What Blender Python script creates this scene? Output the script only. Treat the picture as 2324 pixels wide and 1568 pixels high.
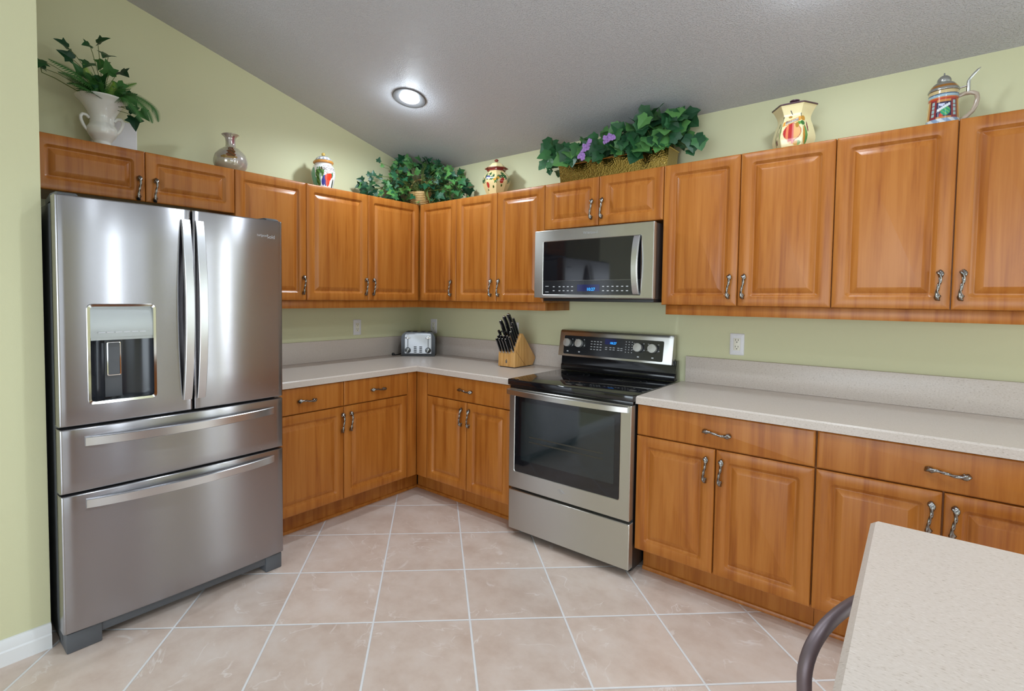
import bpy, bmesh, math, random
from mathutils import Vector, Matrix
from math import pi, sin, cos, radians as R_

for o in list(bpy.data.objects):
    bpy.data.objects.remove(o, do_unlink=True)
SC = bpy.context.scene
COL = SC.collection

# ------------------------------------------------------------------ camera
cam_d = bpy.data.cameras.new('camera')
cam = bpy.data.objects.new('camera', cam_d)
COL.objects.link(cam)
CAM = Vector((3.2280, -3.0800, 1.3810))
YAW, PIT, ROLL, FPX = 2.2914653, -0.0418154, 0.0103276, 1173.947
fw = Vector((cos(YAW)*cos(PIT), sin(YAW)*cos(PIT), sin(PIT)))
rt = Vector((sin(YAW), -cos(YAW), 0))
up = rt.cross(fw)
rt2 = rt*cos(ROLL) + up*sin(ROLL)
up2 = -rt*sin(ROLL) + up*cos(ROLL)
M = Matrix((rt2, up2, -fw)).transposed().to_4x4()
M.translation = CAM
cam.matrix_world = M
cam_d.sensor_width = 36.0
cam_d.sensor_fit = 'HORIZONTAL'
cam_d.lens = 36.0*FPX/2324.0
cam_d.shift_x = 104.361/2324.0
cam_d.shift_y = -59.909/2324.0
cam_d.clip_start = 0.05
SC.camera = cam

# ------------------------------------------------------------------ world, daylight, exposure
SC.view_settings.view_transform = 'Standard'
SC.view_settings.look = 'None'
SC.view_settings.exposure = 0.36
SC.view_settings.gamma = 1.0
SC.view_settings.use_curve_mapping = False
w = bpy.data.worlds.new('sky')
SC.world = w
w.use_nodes = True
w.node_tree.nodes['Background'].inputs[0].default_value = (0.80, 0.92, 1.0, 1)
w.node_tree.nodes['Background'].inputs[1].default_value = 1.6


def daylight(name, loc, rot, sx, sy, energy, color=(1, 0.98, 0.95)):
    l = bpy.data.lights.new(name, 'AREA')
    l.shape = 'RECTANGLE'
    l.size, l.size_y, l.energy, l.color = sx, sy, energy, color
    o = bpy.data.objects.new(name, l)
    o.location, o.rotation_euler = loc, rot
    COL.objects.link(o)
    return o


# daylight through the unseen room's openings; the slits are shaped to streak the fridge
daylight('daylight_back', (3.4, -7.95, 1.25), (R_(90), 0, 0), 5.0, 2.3, 118, (0.80, 0.91, 1.0))
daylight('daylight_side', (7.15, -3.9, 1.35), (R_(90), 0, R_(90)), 2.6, 1.9, 4, (0.80, 0.91, 1.0))
daylight('slit_light_far', (7.15, -1.37, 1.25), (R_(90), 0, R_(90)), 0.16, 2.1, 13, (0.80, 0.91, 1.0))  # narrow slit added to put a bright streak on the left fridge door
daylight('daylight_far', (7.15, -1.0, 1.80), (R_(90), 0, R_(90)), 0.52, 0.98, 2.2, (0.80, 0.91, 1.0))
daylight('daylight_far', (7.15, -1.70, 1.80), (R_(90), 0, R_(90)), 0.42, 0.98, 1.8, (0.80, 0.91, 1.0))
daylight('slit_light_right', (4.92, 0.012, 1.2), (R_(-90), 0, 0), 0.16, 2.0, 20, (0.80, 0.91, 1.0))  # invented slit in the unseen wall, streaks the right fridge door
daylight('soft_light_right', (5.75, 0.02, 1.3), (R_(-90), 0, 0), 0.50, 1.66, 10, (0.80, 0.91, 1.0))  # softer panel added beside the slit for the fridge reflection

# ------------------------------------------------------------------ helpers
class MB:
    """collects simple solids into one mesh"""
    def __init__(s):
        s.bm = bmesh.new()

    def _fin(s, geom_faces, bev, seg=2, edges=None):
        if bev > 0:
            es = edges or list({e for f in geom_faces for e in f.edges})
            bmesh.ops.bevel(s.bm, geom=es, offset=bev, segments=seg, profile=0.5,
                            affect='EDGES', clamp_overlap=True)

    def box(s, x0, x1, y0, y1, z0, z1, bev=0.0, seg=2, mat=0):
        vs = [s.bm.verts.new((x, y, z)) for x in (x0, x1) for y in (y0, y1) for z in (z0, z1)]
        q = [(0, 1, 3, 2), (4, 6, 7, 5), (0, 4, 5, 1), (2, 3, 7, 6), (0, 2, 6, 4), (1, 5, 7, 3)]
        fs = [s.bm.faces.new([vs[i] for i in f]) for f in q]
        for f in fs:
            f.material_index = mat
        s._fin(fs, bev, seg)
        return s

    def prism(s, poly, axis, a0, a1, bev=0.0, seg=2):
        """poly: 2D outline; axis 'x': (y,z), 'y': (x,z), 'z': (x,y)"""
        def P(p, a):
            return {'x': (a, p[0], p[1]), 'y': (p[0], a, p[1]), 'z': (p[0], p[1], a)}[axis]
        v0 = [s.bm.verts.new(P(p, a0)) for p in poly]
        v1 = [s.bm.verts.new(P(p, a1)) for p in poly]
        n = len(poly)
        fs = [s.bm.faces.new(v0), s.bm.faces.new(v1[::-1])]
        for i in range(n):
            fs.append(s.bm.faces.new((v0[i], v1[i], v1[(i+1) % n], v0[(i+1) % n])))
        s._fin(fs, bev, seg)
        return s

    def rings(s, rings, cap0=True, cap1=True, closed=True):
        vr = [[s.bm.verts.new(p) for p in r] for r in rings]
        n = len(vr[0])
        m = n if closed else n-1
        for a, b in zip(vr, vr[1:]):
            for i in range(m):
                s.bm.faces.new((a[i], a[(i+1) % n], b[(i+1) % n], b[i]))
        if cap0 and n > 2:
            s.bm.faces.new(vr[0][::-1])
        if cap1 and n > 2:
            s.bm.faces.new(vr[-1])
        return s

    def tube(s, pts, rad, n=12, cap=True, flat=None):
        """sweep along pts; rad number, list, or function(i, theta)->r ; flat=(a,b,up) rectangular-ish ellipse"""
        pts = [Vector(p) for p in pts]
        rs = []
        pu = None
        for i, p in enumerate(pts):
            t = (pts[min(i+1, len(pts)-1)] - pts[max(i-1, 0)]).normalized()
            if pu is None:
                a = Vector((0, 0, 1)) if abs(t.z) < 0.9 else Vector((1, 0, 0))
                pu = (a - t*a.dot(t)).normalized()
            else:
                pu = (pu - t*pu.dot(t)).normalized()
            pv = t.cross(pu)
            ring = []
            for k in range(n):
                th = 2*pi*k/n
                r = rad(i, th) if callable(rad) else (rad[i] if isinstance(rad, (list, tuple)) else rad)
                ring.append(p + pu*(r*cos(th)) + pv*(r*sin(th)))
            rs.append(ring)
        return s.rings(rs, cap, cap)

    def lathe(s, prof, c=(0, 0, 0), n=48, fn=None, cap=True, axis=None):
        """prof [(r,z)...]; fn(theta)->radius factor; axis: matrix applied to points"""
        rs = []
        for r, z in prof:
            ring = []
            for k in range(n):
                th = 2*pi*k/n
                f = fn(th, z) if fn else 1.0
                p = Vector((r*f*cos(th), r*f*sin(th), z))
                if axis is not None:
                    p = axis @ p
                ring.append(p + Vector(c))
            rs.append(ring)
        return s.rings(rs, cap, cap)

    def sphere(s, c, r, sx=1, sy=1, sz=1, u=16, v=10):
        m = Matrix.Translation(c) @ Matrix.Diagonal((r*sx, r*sy, r*sz, 1))
        bmesh.ops.create_uvsphere(s.bm, u_segments=u, v_segments=v, radius=1, matrix=m)
        return s

    def text(s, body, size, mat4, extrude=0.0004, align='CENTER'):
        cu = bpy.data.curves.new('lettering', 'FONT')
        cu.body, cu.size, cu.extrude = body, size, extrude
        cu.align_x = align
        cu.align_y = 'CENTER'
        cu.resolution_u = 3
        ob = bpy.data.objects.new('lettering', cu)
        COL.objects.link(ob)
        bpy.context.view_layer.update()
        me = bpy.data.meshes.new_from_object(ob.evaluated_get(bpy.context.evaluated_depsgraph_get()))
        vs = [s.bm.verts.new(mat4(v.co) if callable(mat4) else mat4 @ v.co) for v in me.vertices]
        for p in me.polygons:
            try:
                s.bm.faces.new([vs[i] for i in p.vertices])
            except ValueError:
                pass
        bpy.data.objects.remove(ob, do_unlink=True)
        bpy.data.curves.remove(cu)
        bpy.data.meshes.remove(me)
        return s


WLOC = {}


def obj(name, mb, mat, parent=None, smooth=True, angle=35, loc=None, recalc=True):
    """link the collected mesh as ONE object; geometry is given in world coordinates"""
    if recalc:
        bmesh.ops.recalc_face_normals(mb.bm, faces=mb.bm.faces[:])
    me = bpy.data.meshes.new(name)
    if parent is not None:
        base = WLOC[parent.name]
    elif loc is not None:
        base = Vector(loc)
    else:
        vs = [v.co for v in mb.bm.verts]
        base = Vector(((min(v.x for v in vs)+max(v.x for v in vs))/2,
                       (min(v.y for v in vs)+max(v.y for v in vs))/2, min(v.z for v in vs)))
    bmesh.ops.translate(mb.bm, verts=mb.bm.verts[:], vec=-base)
    mb.bm.to_mesh(me)
    mb.bm.free()
    mats = mat if isinstance(mat, (list, tuple)) else [mat]
    for m in mats:
        me.materials.append(m)
    if smooth:
        me.polygons.foreach_set('use_smooth', [True]*len(me.polygons))
        try:
            me.set_sharp_from_angle(angle=R_(angle))
        except Exception:
            pass
    o = bpy.data.objects.new(name, me)
    COL.objects.link(o)
    if parent is not None:
        o.parent = parent
    else:
        o.location = base
    WLOC[o.name] = base
    return o


def tag(o, label=None, cat=None, group=None, kind=None):
    if label: o['label'] = label
    if cat: o['category'] = cat
    if group: o['group'] = group
    if kind: o['kind'] = kind
    return o


def thing(name, loc, label, cat, group=None):
    o = bpy.data.objects.new(name, None)
    o.empty_display_size = 0.05
    COL.objects.link(o)
    o.location = loc
    WLOC[o.name] = Vector(loc)
    return tag(o, label, cat, group)


def struct(name, mb, mat, **k):
    o = obj(name, mb, mat, **k)
    o['kind'] = 'structure'
    return o


# ------------------------------------------------------------------ materials
def lin(r, g, b):
    f = lambda c: (c/255/12.92) if c/255 <= 0.04045 else ((c/255+0.055)/1.055)**2.4
    return (f(r), f(g), f(b), 1)


def new_mat(name):
    m = bpy.data.materials.new(name)
    m.use_nodes = True
    nt = m.node_tree
    b = nt.nodes['Principled BSDF']
    return m, nt, b


def simple(name, col, rough=0.5, metal=0.0, spec=0.5, coat=0.0, emit=None, estr=0.0, trans=0.0, aniso=0.0, tangent=None):
    m, nt, b = new_mat(name)
    b.inputs['Base Color'].default_value = col
    b.inputs['Roughness'].default_value = rough
    b.inputs['Metallic'].default_value = metal
    b.inputs['Specular IOR Level'].default_value = spec
    b.inputs['Coat Weight'].default_value = coat
    b.inputs['Transmission Weight'].default_value = trans
    if emit:
        b.inputs['Emission Color'].default_value = emit
        b.inputs['Emission Strength'].default_value = estr
    if aniso:
        b.inputs['Anisotropic'].default_value = aniso
    if tangent:
        c = nt.nodes.new('ShaderNodeCombineXYZ')
        for i in range(3):
            c.inputs[i].default_value = tangent[i]
        nt.links.new(c.outputs[0], b.inputs['Tangent'])
    return m


def N(nt, t, **k):
    n = nt.nodes.new(t)
    for a, v in k.items():
        if a.startswith('i_'):
            n.inputs[int(a[2:])].default_value = v
        else:
            setattr(n, a, v)
    return n


def ramp(nt, stops):
    r = nt.nodes.new('ShaderNodeValToRGB')
    e = r.color_ramp.elements
    while len(e) > 1:
        e.remove(e[-1])
    e[0].position, e[0].color = stops[0]
    for p, c in stops[1:]:
        q = e.new(p)
        q.color = c
    return r


def mat_wood(name, c_dark, c_mid, c_light, rough=0.3, scale=1.0):
    m, nt, b = new_mat(name)
    L = nt.links.new
    tc = N(nt, 'ShaderNodeTexCoord')
    oi = N(nt, 'ShaderNodeObjectInfo')
    mul = N(nt, 'ShaderNodeMath', operation='MULTIPLY', i_1=37.0)
    L(oi.outputs['Random'], mul.inputs[0])
    add = N(nt, 'ShaderNodeVectorMath', operation='ADD')
    L(tc.outputs['Object'], add.inputs[0])
    L(mul.outputs[0], add.inputs[1])
    mp = N(nt, 'ShaderNodeMapping')
    mp.inputs['Scale'].default_value = (9*scale, 9*scale, 0.55*scale)
    L(add.outputs[0], mp.inputs[0])
    n1 = N(nt, 'ShaderNodeTexNoise')
    n1.inputs['Scale'].default_value = 2.6
    n1.inputs['Detail'].default_value = 5
    n1.inputs['Distortion'].default_value = 0.55
    L(mp.outputs[0], n1.inputs['Vector'])
    mp2 = N(nt, 'ShaderNodeMapping')
    mp2.inputs['Scale'].default_value = (95*scale, 95*scale, 3.0*scale)
    L(add.outputs[0], mp2.inputs[0])
    n2 = N(nt, 'ShaderNodeTexNoise')
    n2.inputs['Scale'].default_value = 1.6
    n2.inputs['Detail'].default_value = 3
    L(mp2.outputs[0], n2.inputs['Vector'])
    mx = N(nt, 'ShaderNodeMath', operation='MULTIPLY_ADD', i_1=0.30)
    L(n2.outputs[0], mx.inputs[0])
    L(n1.outputs[0], mx.inputs[2])
    rp = ramp(nt, [(0.46, c_dark), (0.62, c_mid), (0.82, c_light)])
    L(mx.outputs[0], rp.inputs[0])
    L(rp.outputs[0], b.inputs['Base Color'])
    b.inputs['Roughness'].default_value = rough
    b.inputs['Specular IOR Level'].default_value = 0.32
    return m


WOOD = mat_wood('honey_maple_foil', lin(149, 83, 28), lin(167, 100, 38), lin(178, 112, 49), 0.29)
BLOCKWOOD = mat_wood('block_beech', lin(176, 124, 62), lin(200, 148, 84), lin(214, 166, 104), 0.45, 1.8)


def mat_steel(name, tangent, col=(0.50, 0.49, 0.50, 1), rough=0.27, aniso=0.75):
    m, nt, b = new_mat(name)
    L = nt.links.new
    tc = N(nt, 'ShaderNodeTexCoord')
    mp = N(nt, 'ShaderNodeMapping')
    sc = [4.0 if abs(t) > 0.5 else 700.0 for t in tangent]
    mp.inputs['Scale'].default_value = sc
    L(tc.outputs['Object'], mp.inputs[0])
    n = N(nt, 'ShaderNodeTexNoise')
    n.inputs['Scale'].default_value = 1.0
    n.inputs['Detail'].default_value = 2
    L(mp.outputs[0], n.inputs['Vector'])
    mr = N(nt, 'ShaderNodeMapRange')
    mr.inputs['To Min'].default_value = rough-0.02
    mr.inputs['To Max'].default_value = rough+0.03
    L(n.outputs[0], mr.inputs['Value'])
    L(mr.outputs[0], b.inputs['Roughness'])
    b.inputs['Base Color'].default_value = col
    b.inputs['Metallic'].default_value = 1.0
    b.inputs['Anisotropic'].default_value = aniso
    b.inputs['Anisotropic Rotation'].default_value = 0.25
    c = N(nt, 'ShaderNodeCombineXYZ')
    for i in range(3):
        c.inputs[i].default_value = tangent[i]
    L(c.outputs[0], b.inputs['Tangent'])
    return m


STEEL_L = mat_steel('brushed_steel_fridge', (0, 1, 0), col=(0.365, 0.353, 0.368, 1), rough=0.21, aniso=0.99)
STEEL_R = mat_steel('brushed_steel_range', (1, 0, 0), col=(0.56, 0.545, 0.51, 1), rough=0.32, aniso=0.9)
STEEL_P = mat_steel('dispenser_panel_steel', (0, 1, 0), col=(0.36, 0.37, 0.37, 1), rough=0.34, aniso=0.3)
STEEL_H = simple('satin_steel_handle', (0.63, 0.63, 0.65, 1), 0.26, 1.0)
CHROME = simple('polished_chrome', (0.8, 0.8, 0.8, 1), 0.08, 1.0)
PEWTER = simple('antique_pewter', (0.25, 0.235, 0.22, 1), 0.24, 1.0)
BLACKGLASS = simple('black_glass', (0.006, 0.006, 0.008, 1), 0.045, 0.0, 0.7)
OVENGLASS = simple('tinted_oven_glass', (0.012, 0.018, 0.020, 1), 0.06, 0.0, 0.8)
PANELBLACK = simple('control_panel_black', (0.016, 0.017, 0.019, 1), 0.12, 0.0, 0.6)
BLACKGLOSS = simple('black_enamel', (0.008, 0.008, 0.009, 1), 0.12)
BLACKMATT = simple('black_plastic', (0.012, 0.012, 0.013, 1), 0.45)
DARKGREY = simple('dark_grey_plastic', (0.09, 0.095, 0.105, 1), 0.5)
SIDEGREY = simple('fridge_side_grey', (0.10, 0.105, 0.11, 1), 0.4, 0.3)
BAYDARK = simple('dispenser_bay_dark', (0.020, 0.022, 0.028, 1), 0.18)
KNOBGREY = simple('knob_silver', (0.56, 0.56, 0.54, 1), 0.35, 0.7)
GREYPRINT = simple('grey_print', (0.55, 0.56, 0.58, 1), 0.5)
SILVERPRINT = simple('silver_print', (0.42, 0.42, 0.44, 1), 0.35, 0.6)
DARKPRINT = simple('dark_print', (0.12, 0.10, 0.09, 1), 0.5)
BLUELED = simple('blue_led', (0.0, 0.02, 0.1, 1), 0.3, emit=(0.02, 0.30, 1.0, 1), estr=2.2)
LCDBLUE = simple('lcd_blue_black', (0.004, 0.005, 0.035, 1), 0.1, emit=(0.01, 0.02, 0.25, 1), estr=0.12)
WHITEPL = simple('white_plastic', lin(226, 224, 226), 0.35)
SLOTDARK = simple('slot_dark', (0.03, 0.03, 0.03, 1), 0.6)
WHITEGLAZE = simple('white_glaze', lin(226, 224, 218), 0.10, coat=0.5)
CREAMGLAZE = simple('cream_glaze', lin(236, 220, 165), 0.12, coat=0.4)
REDGLAZE = simple('maroon_glaze', lin(132, 46, 40), 0.15, coat=0.4)
PURPLEGLAZE = simple('plum_glaze', lin(84, 52, 66), 0.15, coat=0.4)
OCHREGLAZE = simple('ochre_glaze', lin(196, 132, 58), 0.2, coat=0.3)
KNOBYELLOW = simple('yellow_glaze', lin(222, 182, 96), 0.2, coat=0.3)
BRASS = simple('hammered_brass', (0.78, 0.56, 0.20, 1), 0.2, 1.0)
SPEWTER = simple('stein_pewter', (0.62, 0.62, 0.60, 1), 0.22, 1.0)
STEINHANDLE = simple('stein_handle_glaze', lin(176, 158, 140), 0.2, coat=0.4)
STEM = simple('stem_green', lin(96, 110, 52), 0.5)
STEMBROWN = simple('stem_brown', lin(92, 66, 42), 0.6)
LILAC = simple('lilac_petals', lin(158, 120, 186), 0.6)
SOIL = simple('moss_brown', lin(84, 58, 36), 0.9)
WICKER = simple('wicker_straw', lin(186, 150, 96), 0.55)
TRIMWHITE = simple('trim_white_paint', lin(228, 228, 228), 0.35)
BRONZE = simple('bronze_tube', (0.17, 0.13, 0.14, 1), 0.45, 0.45)
LEATHER = simple('brown_seat_vinyl', lin(80, 56, 44), 0.5)
ALU = simple('downlight_trim', lin(118, 118, 120), 0.5, 0.6)
LENS = simple('lit_lens', (1, 1, 1, 1), 0.4, emit=(0.95, 0.97, 1.0, 1), estr=2.2)


def mat_paint(name, col, rough=0.55, bump=0.02, scale=220):
    m, nt, b = new_mat(name)
    L = nt.links.new
    g = N(nt, 'ShaderNodeNewGeometry')
    n = N(nt, 'ShaderNodeTexNoise')
    n.inputs['Scale'].default_value = scale
    n.inputs['Detail'].default_value = 2
    L(g.outputs['Position'], n.inputs['Vector'])
    bp = N(nt, 'ShaderNodeBump')
    bp.inputs['Strength'].default_value = bump
    bp.inputs['Distance'].default_value = 0.01
    L(n.outputs[0], bp.inputs['Height'])
    L(bp.outputs[0], b.inputs['Normal'])
    b.inputs['Base Color'].default_value = col
    b.inputs['Roughness'].default_value = rough
    b.inputs['Specular IOR Level'].default_value = 0.3
    return m


WALL = mat_paint('pale_yellow_paint', lin(209, 207, 169), 0.55, 0.03)


def mat_ceiling():
    m, nt, b = new_mat('knockdown_ceiling')
    L = nt.links.new
    g = N(nt, 'ShaderNodeNewGeometry')
    n = N(nt, 'ShaderNodeTexNoise')
    n.inputs['Scale'].default_value = 160
    n.inputs['Detail'].default_value = 2
    n.inputs['Distortion'].default_value = 0.4
    L(g.outputs['Position'], n.inputs['Vector'])
    rp = ramp(nt, [(0.50, (0, 0, 0, 1)), (0.64, (1, 1, 1, 1))])
    L(n.outputs[0], rp.inputs[0])
    bp = N(nt, 'ShaderNodeBump')
    bp.inputs['Strength'].default_value = 0.65
    bp.inputs['Distance'].default_value = 0.003
    L(rp.outputs[0], bp.inputs['Height'])
    L(bp.outputs[0], b.inputs['Normal'])
    b.inputs['Base Color'].default_value = lin(196, 198, 204)
    b.inputs['Roughness'].default_value = 0.46
    b.inputs['Specular IOR Level'].default_value = 0.5
    return m


CEIL = mat_ceiling()

T_SIZE, T_X, T_Y, T_A = 0.4105, 0.6647, -0.8497, pi/4 + R_(-0.247)


def mat_floor():
    m, nt, b = new_mat('diagonal_marble_tile')
    L = nt.links.new
    g = N(nt, 'ShaderNodeNewGeometry')
    sub = N(nt, 'ShaderNodeVectorMath', operation='SUBTRACT')
    L(g.outputs['Position'], sub.inputs[0])
    sub.inputs[1].default_value = (T_X, T_Y, 0)

    def axis(ax):
        d = N(nt, 'ShaderNodeVectorMath', operation='DOT_PRODUCT')
        L(sub.outputs[0], d.inputs[0])
        d.inputs[1].default_value = ax
        s = N(nt, 'ShaderNodeMath', operation='DIVIDE', i_1=T_SIZE)
        L(d.outputs['Value'], s.inputs[0])
        fl = N(nt, 'ShaderNodeMath', operation='FLOOR')
        L(s.outputs[0], fl.inputs[0])
        fr = N(nt, 'ShaderNodeMath', operation='SUBTRACT')
        L(s.outputs[0], fr.inputs[0])
        L(fl.outputs[0], fr.inputs[1])
        h = N(nt, 'ShaderNodeMath', operation='SUBTRACT', i_1=0.5)
        L(fr.outputs[0], h.inputs[0])
        ab = N(nt, 'ShaderNodeMath', operation='ABSOLUTE')
        L(h.outputs[0], ab.inputs[0])
        return fl, ab, h
    f1, a1, h1 = axis((cos(T_A), sin(T_A), 0))
    f2, a2, h2 = axis((sin(T_A), -cos(T_A), 0))
    mx = N(nt, 'ShaderNodeMath', operation='MAXIMUM')
    L(a1.outputs[0], mx.inputs[0])
    L(a2.outputs[0], mx.inputs[1])
    half = 0.5 - 0.0042/T_SIZE
    gm = N(nt, 'ShaderNodeMapRange')
    gm.inputs['From Min'].default_value = half-0.003
    gm.inputs['From Max'].default_value = half+0.002
    L(mx.outputs[0], gm.inputs['Value'])
    cell = N(nt, 'ShaderNodeCombineXYZ')
    L(f1.outputs[0], cell.inputs[0])
    L(f2.outputs[0], cell.inputs[1])
    wn = N(nt, 'ShaderNodeTexWhiteNoise', noise_dimensions='3D')
    L(cell.outputs[0], wn.inputs['Vector'])
    # per-tile offset so every tile has its own veins
    off = N(nt, 'ShaderNodeVectorMath', operation='SCALE')
    L(wn.outputs['Color'], off.inputs[0])
    off.inputs['Scale'].default_value = 30
    pos = N(nt, 'ShaderNodeVectorMath', operation='ADD')
    L(g.outputs['Position'], pos.inputs[0])
    L(off.outputs[0], pos.inputs[1])
    cl = N(nt, 'ShaderNodeTexNoise')
    cl.inputs['Scale'].default_value = 5.5
    cl.inputs['Detail'].default_value = 6
    cl.inputs['Roughness'].default_value = 0.62
    L(pos.outputs[0], cl.inputs['Vector'])
    base = ramp(nt, [(0.30, lin(201, 178, 163)), (0.52, lin(215, 196, 183)), (0.75, lin(223, 208, 198))])
    L(cl.outputs[0], base.inputs[0])
    # thin bright veins: zero-crossings of a distorted noise
    vn = N(nt, 'ShaderNodeTexNoise')
    vn.inputs['Scale'].default_value = 4.2
    vn.inputs['Detail'].default_value = 4
    vn.inputs['Distortion'].default_value = 0.9
    L(pos.outputs[0], vn.inputs['Vector'])
    vd = N(nt, 'ShaderNodeMath', operation='SUBTRACT', i_1=0.5)
    L(vn.outputs[0], vd.inputs[0])
    va = N(nt, 'ShaderNodeMath', operation='ABSOLUTE')
    L(vd.outputs[0], va.inputs[0])
    vm = N(nt, 'ShaderNodeMapRange')
    vm.inputs['From Min'].default_value = 0.0
    vm.inputs['From Max'].default_value = 0.012
    vm.inputs['To Min'].default_value = 0.75
    vm.inputs['To Max'].default_value = 0.0
    L(va.outputs[0], vm.inputs['Value'])
    msk = N(nt, 'ShaderNodeTexNoise')
    msk.inputs['Scale'].default_value = 7
    L(pos.outputs[0], msk.inputs['Vector'])
    mr = N(nt, 'ShaderNodeMapRange')
    mr.inputs['From Min'].default_value = 0.48
    mr.inputs['From Max'].default_value = 0.62
    L(msk.outputs[0], mr.inputs['Value'])
    vv = N(nt, 'ShaderNodeMath', operation='MULTIPLY')
    L(vm.outputs[0], vv.inputs[0])
    L(mr.outputs[0], vv.inputs[1])
    mix1 = N(nt, 'ShaderNodeMix', data_type='RGBA')
    L(vv.outputs[0], mix1.inputs[0])
    L(base.outputs[0], mix1.inputs[6])
    mix1.inputs[7].default_value = lin(236, 226, 220)
    hv = N(nt, 'ShaderNodeHueSaturation')
    vr = N(nt, 'ShaderNodeMapRange')
    vr.inputs['To Min'].default_value = 0.95
    vr.inputs['To Max'].default_value = 1.04
    L(wn.outputs['Value'], vr.inputs['Value'])
    L(vr.outputs[0], hv.inputs['Value'])
    L(mix1.outputs[2], hv.inputs['Color'])
    mix2 = N(nt, 'ShaderNodeMix', data_type='RGBA')
    L(gm.outputs[0], mix2.inputs[0])
    L(hv.outputs[0], mix2.inputs[6])
    mix2.inputs[7].default_value = lin(228, 226, 226)
    L(mix2.outputs[2], b.inputs['Base Color'])
    ro = N(nt, 'ShaderNodeMapRange')
    ro.inputs['To Min'].default_value = 0.30
    ro.inputs['To Max'].default_value = 0.85
    L(gm.outputs[0], ro.inputs['Value'])
    L(ro.outputs[0], b.inputs['Roughness'])
    inv = N(nt, 'ShaderNodeMath', operation='SUBTRACT', i_0=1.0)
    L(gm.outputs[0], inv.inputs[1])
    bp = N(nt, 'ShaderNodeBump')
    bp.inputs['Strength'].default_value = 0.6
    bp.inputs['Distance'].default_value = 0.003
    L(inv.outputs[0], bp.inputs['Height'])
    L(bp.outputs[0], b.inputs['Normal'])
    return m


FLOOR = mat_floor()


def mat_laminate():
    m, nt, b = new_mat('speckled_laminate')
    L = nt.links.new
    g = N(nt, 'ShaderNodeNewGeometry')
    mp = N(nt, 'ShaderNodeMapping')
    mp.inputs['Rotation'].default_value = (0, 0, 0.5)
    mp.inputs['Scale'].default_value = (1.0, 2.2, 1.6)
    L(g.outputs['Position'], mp.inputs[0])
    n = N(nt, 'ShaderNodeTexNoise')
    n.inputs['Scale'].default_value = 165
    n.inputs['Detail'].default_value = 3
    L(mp.outputs[0], n.inputs['Vector'])
    rp = ramp(nt, [(0.30, lin(172, 158, 145)), (0.38, lin(195, 182, 171)), (0.66, lin(202, 190, 180)), (0.76, lin(213, 204, 196))])
    L(n.outputs[0], rp.inputs[0])
    L(rp.outputs[0], b.inputs['Base Color'])
    b.inputs['Roughness'].default_value = 0.30
    b.inputs['Specular IOR Level'].default_value = 0.45
    return m


LAMINATE = mat_laminate()


def mat_leaf(name, c1, c2, c3):
    m, nt, b = new_mat(name)
    L = nt.links.new
    g = N(nt, 'ShaderNodeNewGeometry')
    rp = ramp(nt, [(0.0, c1), (0.5, c2), (0.92, c3)])
    L(g.outputs['Random Per Island'], rp.inputs[0])
    L(rp.outputs[0], b.inputs['Base Color'])
    b.inputs['Roughness'].default_value = 0.42
    b.inputs['Specular IOR Level'].default_value = 0.35
    return m


IVY = mat_leaf('ivy_leaf', lin(22, 62, 42), lin(34, 84, 52), lin(84, 134, 66))
IVYBIG = mat_leaf('ivy_leaf_large', lin(28, 68, 42), lin(50, 100, 58), lin(86, 136, 72))
FERN = mat_leaf('fern_leaf', lin(16, 54, 30), lin(26, 74, 38), lin(58, 106, 46))
LIME = mat_leaf('lime_leaf', lin(80, 126, 44), lin(116, 152, 52), lin(140, 168, 60))


def mat_attr(name, rough=0.14, coat=0.5):
    m, nt, b = new_mat(name)
    a = N(nt, 'ShaderNodeAttribute', attribute_name='paint')
    nt.links.new(a.outputs['Color'], b.inputs['Base Color'])
    b.inputs['Roughness'].default_value = rough
    b.inputs['Coat Weight'].default_value = coat
    return m


PAINTED = mat_attr('hand_painted_glaze')


def mat_lustre():
    m, nt, b = new_mat('iridescent_lustre')
    L = nt.links.new
    lw = N(nt, 'ShaderNodeNewGeometry')
    n = N(nt, 'ShaderNodeTexNoise')
    n.inputs['Scale'].default_value = 16
    n.inputs['Detail'].default_value = 3
    L(lw.outputs['Position'], n.inputs['Vector'])
    rp = ramp(nt, [(0.35, lin(206, 200, 184)), (0.5, lin(190, 178, 152)), (0.62, lin(200, 182, 186)), (0.72, lin(176, 184, 170))])
    L(n.outputs[0], rp.inputs[0])
    L(rp.outputs[0], b.inputs['Base Color'])
    b.inputs['Metallic'].default_value = 0.35
    b.inputs['Roughness'].default_value = 0.10
    b.inputs['Coat Weight'].default_value = 0.6
    return m


LUSTRE = mat_lustre()


def mat_hammered():
    m, nt, b = new_mat('hammered_brass_sheet')
    L = nt.links.new
    g = N(nt, 'ShaderNodeNewGeometry')
    v = N(nt, 'ShaderNodeTexVoronoi')
    v.inputs['Scale'].default_value = 110
    L(g.outputs['Position'], v.inputs['Vector'])
    bp = N(nt, 'ShaderNodeBump')
    bp.inputs['Strength'].default_value = 0.5
    bp.inputs['Distance'].default_value = 0.002
    L(v.outputs['Distance'], bp.inputs['Height'])
    L(bp.outputs[0], b.inputs['Normal'])
    b.inputs['Base Color'].default_value = (0.46, 0.32, 0.10, 1)
    b.inputs['Metallic'].default_value = 1.0
    b.inputs['Roughness'].default_value = 0.16
    return m


HAMMERED = mat_hammered()

# ------------------------------------------------------------------ the room
H0, SL = 2.419, 0.2406
RIDGE = -3.9


def zceil(y):
    return H0 - SL*y if y >= RIDGE else H0 - SL*RIDGE + SL*(y-RIDGE)


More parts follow.
